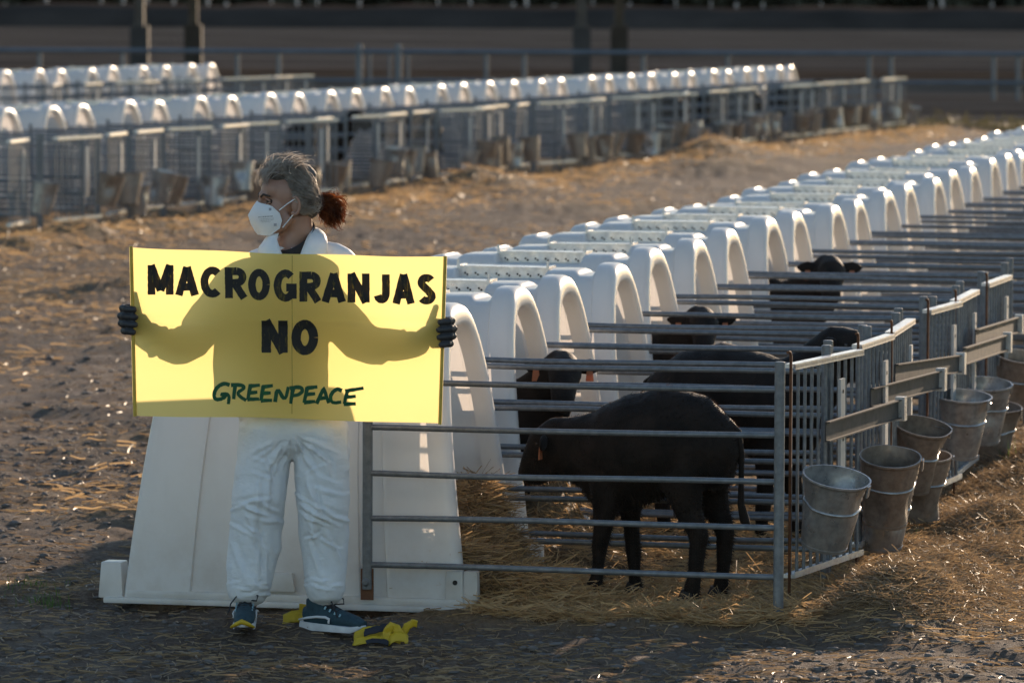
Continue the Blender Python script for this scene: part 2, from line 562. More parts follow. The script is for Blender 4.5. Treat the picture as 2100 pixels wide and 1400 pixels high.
def gheight(x, y, want_straw=False):
    x = np.asarray(x, dtype=np.float64); y = np.asarray(y, dtype=np.float64)
    near = sstep(y, 120, 60)
    h = near * (.06 * fbm(x * .45, y * .45, 3) + .085 * fbm(x * 2.1, y * 1.7, 4) + .034 * fbm(x * 9, y * 9, 3) * (.4 + 1.2 * vnoise(x * .8, y * .8)))
    straw = np.zeros_like(x)
    for A, Dv, L, w, amp, y0 in ((G1A, G1D, 40, .27, .11, 20.15), (G2A, G2D, 46, .50, .075, 45), (G3A, G3D, 12, .6, .06, 80)):
        rx, ry = x - A.x, y - A.y
        al = rx * Dv.x + ry * Dv.y
        d = rx * Dv.y - ry * Dv.x
        m = sstep(al, -.9, .5) * sstep(al, L + 2, L) if A is G1A else sstep(al, -12, -9) * sstep(al, L + 2, L)
        n = .25 + 1.7 * vnoise(x * 2.2 + 3, y * 1.5 + 5) * (.35 + vnoise(x * .7, y * .6))
        lump = np.exp(-((d - (.42 if A is G1A else 1.0)) / w) ** 2) * n
        h = h + amp * lump * m * 1.3
        straw = np.maximum(straw, np.clip(1.5 * np.exp(-((d - .35) / (w * 1.9)) ** 2) * m * n, 0, 1))
        pen = sstep(d, -1.6, -1.25) * sstep(d, .35, .05) * (sstep(al, -.75, -.45) * sstep(al, L + 1, L) if A is G1A else m)
        h = h + pen * (.035 + .06 * fbm(x * 3, y * 3, 3))
        straw = np.maximum(straw, pen * .95)
    for P in ROW1[:4]:                       # bedding heaped inside the first hutches
        rx, ry = x - P.x, y - P.y
        u = rx * AX.x + ry * AX.y; v = rx * VX.x + ry * VX.y
        ins = sstep(np.abs(v), .41, .36) * sstep(u, .12, -.12) * sstep(u, -1.35, -1.2)
        h = h + ins * (.20 + .22 * sstep(v, -.2, .35) + .05 * fbm(x * 4, y * 4, 2))
        straw = np.maximum(straw, ins)
        fr = sstep(np.abs(v), .46, .28) * np.exp(-((u - .12) / .22) ** 2)
        h = h + fr * .09
    for px, py, rr, hh in ((-3.15, 43.0, .45, .17), (-4.2, 51.5, .5, .16), (2.9, 73.5, 1.0, .22), (-.35, 66.0, .8, .2), (-2.4, 36.0, .4, .07),
                           (-1.75, 24.2, .35, .06), (-1.9, 28.5, .4, .06), (3.0, 79, 1.2, .22)):
        g = np.exp(-(((x - px) / rr) ** 2 + ((y - py) / (rr * 1.3)) ** 2))
        h = h + hh * g * (.8 + .5 * fbm(x * 3, y * 3, 2)); straw = np.maximum(straw, g * .7)
    # loose straw drifts over the yard
    dr = np.clip((fbm(x * .35 + 40, y * .35, 4) - .03) * 4, 0, .75)
    straw = np.maximum(straw, dr * sstep(y, 17, 19))
    h = h - .02
    if want_straw: return h, straw
    return h


def build_ground():
    def axis(parts):
        a = [parts[0][0]]
        for lo, hi, st in parts:
            n = max(1, int(round((hi - lo) / st)))
            a += [lo + (hi - lo) * (i + 1) / n for i in range(n)]
        return np.array(a)
    xs = axis([(-2500, -400, 300), (-400, -60, 40), (-60, -12, 2), (-12, -4.5, .15), (-4.5, 4.5, .03), (4.5, 12, .15), (12, 60, 2), (60, 400, 40), (400, 2500, 300)])
    ys = axis([(-200, 0, 40), (0, 16, 2), (16, 30, .05), (30, 60, .12), (60, 110, .4), (110, 200, 3), (200, 800, 30), (800, 4000, 400)])
    X, Y = np.meshgrid(xs, ys)
    Hh, St = gheight(X, Y, True)
    co = np.stack([X, Y, Hh], -1).reshape(-1, 3)
    nx, ny = len(xs), len(ys)
    i = (np.arange(ny - 1) * nx)[:, None] + np.arange(nx - 1)[None, :]
    q = np.stack([i, i + 1, i + nx + 1, i + nx], -1).reshape(-1, 4)
    me = fast_mesh('ground', co, q, M['ground'], True)
    a = me.attributes.new('straw', 'FLOAT', 'POINT')
    a.data.foreach_set('value', St.ravel().astype(np.float32))
    b = me.attributes.new('manure', 'FLOAT', 'POINT')
    mm = sstep(Y + 6 * fbm(X * .08, Y * .08, 3), 104, 109)
    b.data.foreach_set('value', mm.ravel().astype(np.float32))
    o = link('ground', me)
    tag(o, kind='structure')


build_ground()


# ------------------------------------------------------------------ hutch
def hutch_meshes():
    def zcap(q):
        prof = [(0, 1.19), (.080, 1.19), (.105, 1.106), (.16, 1.106), (.182, 1.132), (.30, 1.130), (.312, 1.082), (.685, 1.080), (.70, 1.125), (.845, 1.122),
                (.865, 1.098), (.915, 1.098), (.935, 1.118), (1, 1.105)]
        for (a, za), (b, zb) in zip(prof, prof[1:]):
            if a <= q <= b: return za + (zb - za) * (q - a) / (b - a)
        return 1.13
    ncs = 48

    def ring(q, shrink=0.0, du=0.0):
        cap = zcap(q)
        st = 0
        if .075 < q < .215: st = -.003
        elif .222 < q < .30: st = -.008
        elif q >= .80: st = .013
        W = HW + st - shrink * .9
        H = (1.16 if q < .09 else 1.14) - shrink
        out = []
        for j in range(ncs + 1):
            tau = math.pi * j / ncs
            c, s_ = math.cos(tau), math.sin(tau)
            v = -math.copysign(abs(c) ** (2 / 2.8), c) * W
            z = abs(s_) ** (2 / 2.25) * H
            c2 = cap - shrink
            # soft clamp to the roof profile
            if z > c2 - .02: z = c2 - .02 + .02 * math.tanh((z - c2 + .02) / .02)
            uf, ur = -.135 * z / 1.16, -HL + .16 * z / 1.16
            out.append(Vector((uf + (ur - uf) * q + du, v, z)))
        return out
    mb = MB()
    qs = [.045, .06, .078, .085, .09, .096, .102, .108, .13, .155, .161, .168, .175, .184, .205, .213, .220, .2225, .25, .2985, .3015, .303, .309, .315, .4, .5, .6, .68, .688, .695,
          .702, .74, .79, .7985, .8015, .84, .848, .855, .862, .868, .89, .922, .928, .935, .942, .95, .97, .985]
    rings = [ring(0, .086, -.075), ring(0, .086, -.03), ring(0, .083, -.014), ring(0, .076, -.004), ring(0, .066, .0), ring(0, .036, .0), ring(0, .022, -.005), ring(0, .009, -.014), ring(0, .002, -.028), ring(0, 0, -.042)]
    rings += [ring(q) for q in qs] + [ring(1, .006, .010), ring(1, .02, .003), ring(1, .05, 0)]
    vs = [p for r in rings for p in r]
    k = ncs + 1
    fs = []
    for i in range(len(rings) - 1):
        for j in range(ncs):
            a = i * k + j
            fs.append((a, a + 1, a + k + 1, a + k))
    mb.add(vs, fs)
    # rear wall closed by a fan
    last = (len(rings) - 1) * k
    cpt = len(mb.v); mb.v.append((-HL + .08, 0, .45))
    for j in range(ncs): mb.f.append((last + j, last + j + 1, cpt)); mb.m.append(0)
    mb.f.append((last + ncs, last, cpt)); mb.m.append(0)
    shell = mb.mesh('shell', M['plastic'], True, 50)
    # base flange, corner blocks, tabs and the moulded recess
    fb = MB()
    for s in (-1, 1):
        fb.box((-HL / 2 - .02, s * (HW - .002), .012), (HL + .10, .055, .024))
        fb.box((-HL / 2, s * (HW + .004), .038), (HL - .04, .022, .03))
        fb.box((-HL - .045, s * (HW - .045), .088), (.10, .11, .14), taper=.82)
        fb.box((.022, s * (HW - .018), .082), (.060, .050, .16), taper=.9)
        fb.box((-.04, s * (HW + .002), .082), (.075, .022, .16), taper=.9)
        fb.box((-HL * .55, s * (HW + .006), .10), (.17, .03, .075), taper=.86)
    fb.box((-HL - .02, 0, .012), (.09, 2 * HW, .024))
    fb.box((-.02, 0, .012), (.05, 2 * HW - .2, .02))
    bm = bmesh.new(); me0 = fb.mesh('t', [], False); bm.from_mesh(me0); bpy.data.meshes.remove(me0)
    bmesh.ops.bevel(bm, geom=list(bm.edges), offset=.007, segments=2, affect='EDGES', profile=.6)
    flange = bpy.data.meshes.new('base_flange'); bm.to_mesh(flange); bm.free()
    flange.materials.append(M['plastic']); flange.polygons.foreach_set('use_smooth', [True] * len(flange.polygons)); flange.set_sharp_from_angle(angle=RAD(40))
    hb = MB()
    for s in (-1, 1):
        hb.lathe([(.0001, 0), (.0095, 0), (.0095, .003)], 12, 0, Matrix.Translation((-.035, s * (HW + .0145), .118)) @ Matrix.Rotation(s * -math.pi / 2, 4, 'X'))
    holes = hb.mesh('bolt_hole', M['hole'], True)
    # vent strip
    vb = MB()
    L = .405
    vb.box((0, 0, 0), (L, .14, .064))
    for s in (-1, 1):
        vb.box((0, s * .0705, .030), (L + .004, .008, .008))
    for i in range(8):
        x = -L / 2 + .03 + i * (L - .06) / 7
        for s in (-1, 1):
            for dx, dz in ((-.005, .004), (.006, -.003)):
                vb.lathe([(.0001, .0012), (.0050, .0012), (.0050, 0)], 8, 1, Matrix.Translation((x + dx, s * .0705, dz - .004)) @ Matrix.Rotation(s * -math.pi / 2, 4, 'X'))
    for e in (-1, 1):
        vb.box((e * (L / 2 + .006), 0, .012), (.014, .15, .05), 0)
        vb.tube([(e * (L / 2 + .008), -.07, .03), (e * (L / 2 + .008), -.07, .062)], .006, 6, 2)
    vent = vb.mesh('vent_strip', [M['bright'], M['hole'], M['bright']], False)
    return shell, flange, holes, vent


SHELL, FLANGE, HOLES, VENT = hutch_meshes()


def hutch(P, rz, label, group, jitter, detailed=True):
    r = empty('calf_hutch', P, rz)
    r.rotation_euler = (jitter[0], jitter[1], rz)
    r.scale = (1, 1, 1 + jitter[2])
    tag(r, label, 'hutch', group)
    link('shell', SHELL, r)
    link('vent_strip', VENT, r, (-.5 * HL + .005, 0, 1.100))
    link('base_flange', FLANGE, r)
    if detailed: link('bolt_hole', HOLES, r)
    return r


def mk_cyl(name, L, r, mat, n=10, axis='X'):
    mb = MB()
    e = {'X': Vector((L, 0, 0)), 'Z': Vector((0, 0, L))}[axis]
    k = .12 * r
    d = e.normalized()
    mb.tube([Vector((0, 0, 0)), d * k, e - d * k, e], [r * .8, r, r, r * .8], n)
    return mb.mesh(name, mat, True, 50)


# ---- pens: side panels, gates, buckets
PL = 1.60                                    # panel length
BARZ = [.184, .36, .535, .712, .888]
def bent_bar(k):
    mb = MB()
    rr = random.Random(k)
    a, b, ph = rr.uniform(-.006, .006), rr.uniform(-.003, .003), rr.uniform(0, 3)
    pts = [(PL * i / 10, a * .6 * math.sin(math.pi * i / 10) * math.sin(ph), a * math.sin(math.pi * i / 10) + b * math.sin(2 * math.pi * i / 10)) for i in range(11)]
    mb.tube(pts, .0115, 10)
    return mb.mesh('bar', M['galv'], True, 50)


BARS = [bent_bar(k) for k in range(7)]
POST = mk_cyl('post', .99, .020, M['galv'], 12, 'Z')
POST_SHORT = mk_cyl('post', .86, .020, M['galv'], 12, 'Z')


def flat_panel_mesh(L):
    mb = MB()
    for z in BARZ: mb.tube([(0, 0, z), (L, 0, z)], .010, 6)
    mb.tube([(0, 0, .1), (0, 0, .95)], .02, 6); mb.tube([(L, 0, 0), (L, 0, .99)], .02, 6)
    return mb.mesh('pen_side_panel', M['galv'], True, 50)


def side_panel(P, rz, label, group):
    """P = hutch end on the ground."""
    r = empty('pen_side_panel', P, rz)
    tag(r, label, 'fence panel', group)
    link('post', POST_SHORT, r, (0, 0, .085))
    link('post', POST, r, (PL, 0, 0))
    for z in BARZ:
        b = link('bar', R.choice(BARS), r, (.0, 0, z + R.uniform(-.004, .004)))
        b.rotation_euler = (0, R.uniform(-.003, .003), 0)
    return r


def hinge_bracket(r):
    mb = MB()
    mb.box((0, -.002, .105), (.050, .006, .12), 0)
    h = mb.build('hinge_plate', M['rust'], r, False, loc=(0, 0, 0))
    mb = MB(); mb.lathe([(.0001, .012), (.010, .012), (.016, .004), (.016, 0)], 10, 0, Matrix.Rotation(math.pi / 2, 4, 'X'))
    mb.build('bolt', M['galv'], r, True, loc=(0, -.021, .115))


def gate_parts(L):
    """Gate of vertical bars; local x along the gate, y = -1 faces outward."""
    top, bot, bars, lath, arm, rod = MB(), MB(), MB(), MB(), MB(), MB()
    top.box((L / 2, 0, .945), (L, .042, .016)); top.box((L / 2, -.019, .938), (L, .004, .016))
    bot.box((L / 2, 0, .136), (L, .05, .014)); bot.box((L / 2, -.024, .144), (L, .004, .018))
    bars.tube([(0, 0, .14), (0, 0, .94)], .007, 8)
    lath.box((0, -.035, 0), (.062, .012, .52)); 
    lath2 = [(-.2, .012), (.02, .010), (.21, .012)]
    for z, rr in lath2:
        lath.lathe([(.0001, .0012), (rr * .7, .0012), (rr * .7, 0)], 10, 1, Matrix.Translation((0, -.0412, z)) @ Matrix.Rotation(math.pi / 2, 4, 'X'))
    rod.tube([(0, 0, .02), (0, 0, .985), (-.012, 0, 1.0), (-.045, 0, 1.002)], .006, 6)
    return (top.mesh('top_rail', M['bright'], False), bot.mesh('bottom_rail', M['bright'], False), bars.mesh('bar', M['galv'], True, 50),
            lath.mesh('lath', [M['lath'], M['hole']], False), rod.mesh('hinge_rod', M['rust'], True))


GATE_CACHE = {}


def gate(A, B, label, group, detailed=True):
    A, B = Vector(A), Vector(B)
    d = B - A
    L = round(d.length, 2)
    rz = math.atan2(d.y, d.x)
    r = empty('pen_gate', A, rz)
    tag(r, label, 'gate', group)
    if L not in GATE_CACHE: GATE_CACHE[L] = gate_parts(L)
    top, bot, bar, lath, rod = GATE_CACHE[L]
    link('top_rail', top, r); link('bottom_rail', bot, r)
    n = max(6, int(round(L / .095)))
    for i in range(n + 1):
        link('bar', bar, r, (.012 + (L - .024) * i / n, 0, 0))
    link('lath', lath, r, (L * .62, 0, .60), (0, R.uniform(-.04, .04), 0))
    link('hinge_rod', rod, r, (-.025, -.01, 0)); 
    return r


def far_gate_mesh(L):
    mb = MB()
    mb.box((L / 2, 0, .945), (L, .05, .03), 1)
    mb.box((L / 2, 0, .136), (L, .05, .03), 1)
    n = 8
    for i in range(n + 1): mb.box((.01 + (L - .02) * i / n, 0, .54), (.011, .011, .79), 0)
    mb.box((L * .66, -.02, .60), (.055, .012, .5), 2)
    return mb.mesh('pen_gate', [M['galv'], M['bright'], M['lath']], False)


def bucket_meshes(seed):
    rr = random.Random(seed)
    dents = [(rr.uniform(0, 6.28), rr.uniform(.06, .24), rr.uniform(.018, .04)) for _ in range(3)]
    ov = rr.uniform(0, 3.14)

    def warp(p, a):
        k = 1 + .05 * math.cos(2 * (a - ov)) * (p.z / .27)
        for da, dz, am in dents:
            dd = math.atan2(math.sin(a - da), math.cos(a - da))
            k -= am / .12 * math.exp(-(dd / .45) ** 2 - ((p.z - dz) / .06) ** 2)
        return Vector((p.x * k, p.y * k, p.z))

    def rad(z): return .092 + (.133 - .092) * z / .27
    b = MB()
    prof = [(.0001, .012), (.085, .012), (.094, .012), (.094, 0), (.096, .012)]
    zs = [i * .27 / 22 for i in range(1, 23)]
    for z in zs:
        rib = .0022 * math.sin((z - .19) / .014 * math.pi) if .17 < z < .24 else 0
        prof.append((rad(z) + rib, z))
    prof += [(rad(.27) + .0045, .272), (rad(.27) + .004, .279), (rad(.27) - .003, .279), (rad(.27) - .004, .27)]
    prof += [(rad(z) - .003, z) for z in reversed(zs[:-1])] + [(.09, .014), (.0001, .014)]
    b.lathe(prof, 32, 0, None, warp)
    body = b.mesh('body', M['galv2'] if seed % 2 else M['galv3'], True, 60)
    k = MB()
    z0 = .165
    pr = [(rad(z0) + .001 + .006 * math.cos(t), z0 + .006 * math.sin(t)) for t in [i * 2 * math.pi / 8 for i in range(9)]]
    k.lathe(pr, 32, 0, None, warp)
    band = k.mesh('band', M['galv2'], True)
    h = MB()
    for s in (-1, 1):
        h.box((s * (rad(.255) + .006), 0, .258), (.006, .03, .045), 0)
    pts = []
    for i in range(13):
        a = math.pi * i / 12
        pts.append((math.cos(a) * .137, math.sin(a) * .13, .265 - .02 * math.sin(a)))
    h.tube(pts, .003, 6)
    handle = h.mesh('handle', M['galv2'], True, 50)
    return body, band, handle


BUCKETS = [bucket_meshes(s) for s in (3, 8, 21, 34)]


def bucket(P, tilt, rz, k, label, group, parts=True):
    r = empty('bucket', P, rz)
    r.rotation_euler = (tilt[0], tilt[1], rz)
    tag(r, label, 'bucket', group)
    b, n, h = BUCKETS[k % len(BUCKETS)]
    link('body', b, r)
    if parts: link('band', n, r); link('handle', h, r)
    return r


def channel_bar(A, B, label, group):
    A, B = Vector(A), Vector(B)
    d = B - A
    L = d.length
    mb = MB()
    mb.box((L / 2, 0, 0), (L, .006, .076)); mb.box((L / 2, -.008, .0365), (L, .018, .005)); mb.box((L / 2, -.008, -.0365), (L, .018, .005))
    r = empty('feed_bar', A)
    r.rotation_euler = d.to_track_quat('X', 'Z').to_euler()
    tag(r, label, 'feed bar', group)
    mb.build('rail', M['dull'], r, False)
    e = MB(); e.box((L + .016, -.008, 0), (.045, .04, .098)); e.build('end_cap', M['bright'], r, False)
    return r


def gz(x, y): return float(gheight(np.array([x]), np.array([y]))[0])


# near row
G1 = [((1.067, 20.51), (1.387, 21.39)), ((1.397, 21.68), (1.582, 22.40)), ((1.59, 22.53), (1.75, 23.50)), ((1.872, 24.16), (2.07, 24.85)), ((2.06, 24.96), (2.24, 25.90)),
      ((2.34, 26.48), (2.53, 27.30))]
for i, P in enumerate(ROW1):
    o = ordinal(i + 1)
    rz = -PHI + R.uniform(-.012, .012)
    j = (R.uniform(-.012, .012), R.uniform(-.012, .012), R.uniform(-.018, .014)) if i else (0, 0, 0)
    lab = ('white plastic calf hutch directly behind the person with the yellow banner' if i == 0 else
           '%s white arched hutch of the near row, counted from the banner' % o)
    hutch(P, rz, lab, 'hutches of the near row', j, i < 12)
    ax = Vector((math.cos(rz), math.sin(rz), 0)); vx = Vector((-math.sin(rz), math.cos(rz), 0))
    u0 = -.375
    tiltn = R.uniform(-.012, .012)
    for s, nm in ((-1, 'near'), (1, 'far')):
        Q = P + ax * u0 + vx * (s * (HW + (.040 if i == 0 and s < 0 else .010)))
        if i == 0 and s == -1:
            pp = side_panel(Q, -PHI - .006, 'grey barred side panel in front of the foremost calf, bolted to the first hutch', 'pen side panels of the near row')
            pp.rotation_euler[0] = 0; hinge_bracket(pp)
        else:
            lb = '%s side panel of the %s pen in the near row, horizontal steel bars' % (nm, o)
            if i < 20: pp = side_panel(Q, rz + R.uniform(-.022, .022), lb, 'pen side panels of the near row')
            else:
                if 'FP1' not in globals(): FP1 = flat_panel_mesh(PL)
                pp = link('pen_side_panel', FP1, None, Q, (0, 0, rz + R.uniform(-.02, .02)))
                tag(pp, lb, 'fence panel', 'pen side panels of the near row')
    if i < len(G1):
        A, B = G1[i]
        gate((*A, 0), (*B, 0), '%s pen gate of the near row, vertical steel bars and bright top rail' % o, 'pen gates of the near row')
# buckets hung on the near gates: (px, py of rim centre, distance, tilt)
BK = [(1716, 985, 20.48, (.27, .17), 0, 'dented tilted bucket nearest the camera on the first pen gate'),
      (1826, 942, 21.45, (.27, .05), 1, 'upright steel bucket with wide rim on the second pen gate'),
      (1815, 990, 21.75, (.22, .05), 2, 'lower steel bucket behind the upright wide-rimmed one'),
      (1892, 880, 22.9, (.27, .20), 3, 'strongly tilted ribbed bucket on the third pen gate'),
      (1893, 938, 23.05, (.15, .05), 1, 'pale straight bucket below the tilted ribbed one'),
      (1975, 817, 24.5, (.18, .07), 0, 'tall rusty brown bucket on the fourth pen gate'),
      (2020, 792, 25.6, (.2, .05), 2, 'bucket just right of the tall rusty one, bright rim'),
      (2040, 838, 26.2, (.2, .08), 3, 'small lower bucket near the right edge of the picture'),
      (2092, 735, 26.9, (.2, .10), 1, 'bucket cut off by the right edge of the picture')]
for px, py, D, tl, k, lab in BK:
    P = at(px, py, D)
    rz = R.uniform(-.6, .6)
    r = bucket((P.x, P.y, P.z - .272), (0, 0), 0, k, lab, 'buckets hung on the near gates')
    r.matrix_world = Matrix.Translation(P) @ Matrix.Rotation(tl[1], 4, 'Y') @ Matrix.Rotation(tl[0], 4, 'X') @ Matrix.Rotation(rz, 4, 'Z') @ Matrix.Translation((0, 0, -.272))
    r.scale = (.96, .96, 1.03)
for k, (a, b, lab) in enumerate((((1693, 885, 20.78), (1842, 838, 21.9), 'lowest slanting steel feed bar, on the first gate'),
                      ((1785, 815, 21.9), (1925, 778, 23.1), 'second slanting steel feed bar with bright end, above the ribbed bucket'),
                      ((1835, 765, 22.7), (1966, 745, 24.1), 'third slanting steel feed bar reaching over the tall rusty bucket'),
                      ((1975, 730, 24.6), (2062, 702, 26.0), 'fourth slanting steel feed bar toward the right edge'),
                      ((2000, 692, 25.3), (2086, 665, 26.8), 'uppermost slanting steel feed bar at the right edge'))):
    channel_bar(at(*a), at(*b), lab, 'feed bars across the near gates')

# middle and back rows
FGM = {}


def far_row(ROW, phi, gA, gD, name, word, nb0):
    for i, P in enumerate(ROW):
        o = ordinal(i + 1)
        rz = -phi + R.uniform(-.02, .02)
        hutch(P, rz, '%s white arched hutch from the left in the %s row' % (o, word), 'hutches of the %s row' % word,
              (R.uniform(-.01, .01), R.uniform(-.01, .01), R.uniform(-.012, .012)), False)
        ax = Vector((math.cos(rz), math.sin(rz), 0)); vx = Vector((-math.sin(rz), math.cos(rz), 0))
        # distance from the hutch front to the gate line
        n = Vector((gD.y, -gD.x, 0)); dist = (gA - P).dot(n) / ax.dot(n)
        L = round(dist + .2, 2)
        key = (name, round(L, 1))
        if key not in FGM: FGM[key] = flat_panel_mesh(round(L, 1))
        ends = []
        for s, nm in ((-1, 'near'), (1, 'far')):
            Q = P - ax * .2 + vx * (s * (HW + .05))
            rr = rz + R.uniform(-.02, .02)
            pp = link('pen_side_panel', FGM[key], None, Q, (0, 0, rr))
            tag(pp, '%s side panel of the %s pen from the left in the %s row' % (nm, o, word), 'fence panel', 'pen side panels of the %s row' % word)
            ends.append(Q + Vector((math.cos(rr), math.sin(rr), 0)) * round(L, 1))
        A = ends[0] + Vector((.05 + R.uniform(-.04, .10), .0, 0)); B = ends[1] + Vector((.05 + R.uniform(-.16, .30), R.uniform(-.12, .05), 0))
        d = B - A
        gk = ('g', .95)
        if gk not in FGM: FGM[gk] = far_gate_mesh(.95)
        g = link('pen_gate', FGM[gk], None, A, (0, 0, math.atan2(d.y, d.x)))
        g.scale = (d.length / .95, 1, 1)
        tag(g, '%s pen gate from the left in the %s row, with bright top rail' % (o, word), 'gate', 'pen gates of the %s row' % word)
        for k in range(2):
            if R.random() < .14: continue
            t = .25 + .5 * k + R.uniform(-.06, .06)
            Q = A + d * t + Vector((.17, -.05, 0))
            bb = bucket((Q.x, Q.y, .17 + R.uniform(-.07, .09)), (R.uniform(-.1, .22), R.uniform(-.05, .22)), R.uniform(0, 6), R.randrange(4),
                        '%s bucket on the %s pen gate from the left in the %s row' % (('left', 'right')[k], o, word), 'buckets of the %s row' % word, False)
            bb.scale = (1.05, 1.05, 1.15)


far_row(ROW2, PHI2, G2A, G2D, 'r2', 'middle', 0)
far_row(ROW3, PHI2, G3A, G3D, 'r3', 'back', 0)


# ------------------------------------------------------------------ straw, gravel, grass
def strands(name, x, y, length, lift, width, mat, label, cat=None, lie=.25, k=4, curl=.18):
    n = len(x)
    z = gheight(x, y)
    az = NR.uniform(0, 2 * np.pi, n)
    el = np.abs(NR.normal(0, lie, n))
    L = length * NR.uniform(.5, 1.25, n)
    d = np.stack([np.cos(az) * np.cos(el), np.sin(az) * np.cos(el), np.sin(el)], -1)
    side = np.stack([-np.sin(az), np.cos(az), np.zeros(n)], -1) * NR.normal(0, curl, n)[:, None]
    up = np.zeros((n, 3)); up[:, 2] = -np.abs(NR.normal(0, curl * .6, n))
    t = np.linspace(0, 1, k)[None, :, None]
    base = np.stack([x, y, z + NR.uniform(0, 1, n) ** 2 * lift + .002], -1)
    p = base[:, None, :] + d[:, None, :] * L[:, None, None] * (t - .35) + (side + up)[:, None, :] * L[:, None, None] * t ** 2
    gzv = gheight(p[:, :, 0], p[:, :, 1]) + .002
    p[:, :, 2] = np.maximum(p[:, :, 2], gzv)
    w = width * NR.uniform(.6, 1.3, n)
    co, q = ribbons(p, w)
    me = fast_mesh(name, co, q, mat)
    return tag(link(name, me), label, cat, kind='stuff')


def along(A, Dv, n, a0, a1, d0, sd):
    al = NR.uniform(a0, a1, n); d = NR.normal(d0, sd, n)
    return A.x + Dv.x * al + Dv.y * d, A.y + Dv.y * al - Dv.x * d


# bedding of the first pens and in the hutches
u = NR.uniform(-.25, 1.35, 15000); v = NR.uniform(-.62, .6, 15000)
kk = ~((v < -.40) & (u < .06)); u = u[kk]; v = v[kk]
bx = ROW1[0].x + AX.x * u + VX.x * v; by = ROW1[0].y + AX.y * u + VX.y * v
u2 = NR.uniform(-.5, 1.35, 9000); v2 = NR.uniform(.5, 4.0, 9000)
bx = np.concatenate([bx, ROW1[0].x + AX.x * u2 + VX.x * v2]); by = np.concatenate([by, ROW1[0].y + AX.y * u2 + VX.y * v2])
strands('straw_bedding', bx, by, .16, .035, .0036, M['straw'], 'loose golden straw bedding on the floor of the near pens', 'straw', .28)
u = NR.uniform(-.75, .12, 5000); v = NR.uniform(-.36, .38, 5000)
strands('hutch_bedding', ROW1[0].x + AX.x * u + VX.x * v, ROW1[0].y + AX.y * u + VX.y * v, .15, .03, .0036, M['straw_dark'],
        'brown straw heaped inside the first hutch', 'straw', .35)
x1, y1 = along(G1A, G1D, 46000, -.35, 14, .36, .24)
strands('straw_berm', x1, y1, .10, .035, .0032, M['straw_dark'], 'trodden straw heaped along the near gates and buckets', 'straw', .35)
x1, y1 = along(G1A, G1D, 5000, -.7, 6, .6, .55)
strands('straw_fringe', x1, y1, .11, .008, .0036, M['straw'], 'scattered straw fringe beside the near gates', 'straw', .15)
# yard litter
n = 95000
yy = 17.6 + (NR.uniform(0, 1, n) ** 1.6) * 32; xx = NR.uniform(-.115, .115, n) * yy
keep = (fbm(xx * .35 + 40, yy * .35, 4) + .30 * NR.uniform(-1, 1, n)) > .04
strands('straw_litter', xx[keep], yy[keep], .07, .010, .0046, M['straw_dark'], 'bits of straw scattered over the gravel yard', 'straw', .12)
ly = 24 + 44 * NR.uniform(0, 1, 26000); lx = NR.uniform(-.11, .11, 26000) * ly
lk = (fbm(lx * .8, ly * .3 + 9, 4) + .10 * NR.normal(size=26000)) > .05
strands('straw_streaks', lx[lk], ly[lk], .11, .025, .007, M['straw'], 'pale streaks of straw across the lane between the rows', 'straw', .2)
x1, y1 = along(G2A, G2D, 7000, -11, 45, 1.0, .45)
strands('straw_drift', x1, y1, .18, .03, .009, M['straw'], 'pale straw drifts along the buckets of the middle row', 'straw', .35)


def gravel(n, y0, y1, s0, s1, name, label):
    ico = bmesh.new(); bmesh.ops.create_icosphere(ico, subdivisions=2, radius=1)
    V = np.array([v.co[:] for v in ico.verts]); Fc = np.array([[v.index for v in f.verts] for f in ico.faces]); ico.free()
    yy = y0 + (y1 - y0) * NR.uniform(0, 1, n) ** 1.5
    xx = NR.uniform(-.112, .112, n) * yy
    # keep stones off the straw heaps
    _, st = gheight(xx, yy, True); k = st < .55
    xx, yy = xx[k], yy[k]; n = len(xx)
    s = s0 + (s1 - s0) * NR.uniform(0, 1, n) ** 3
    az = NR.uniform(0, 6.28, n)
    sc = np.stack([s * NR.uniform(.8, 1.5, n), s * NR.uniform(.7, 1.1, n), s * NR.uniform(.28, .6, n)], -1)
    lump = 1 + .14 * NR.normal(size=(n, len(V)))
    P = V[None] * lump[..., None] * sc[:, None, :]
    c, s_ = np.cos(az)[:, None], np.sin(az)[:, None]
    X = P[..., 0] * c - P[..., 1] * s_ + xx[:, None]; Yv = P[..., 0] * s_ + P[..., 1] * c + yy[:, None]
    Z = P[..., 2] + (gheight(xx, yy) + s * .02)[:, None]
    co = np.stack([X, Yv, Z], -1).reshape(-1, 3)
    q = (Fc[None] + (np.arange(n) * len(V))[:, None, None]).reshape(-1, 3)
    me = fast_mesh(name, co, q, M['pebble'], True)
    tag(link(name, me), label, 'gravel', kind='stuff')


gravel(11000, 17.6, 30, .004, .021, 'gravel', 'grey stones scattered through the dirt of the foreground')
gravel(9000, 26, 58, .007, .026, 'gravel', 'small clods and stones strewn over the yard between the rows')


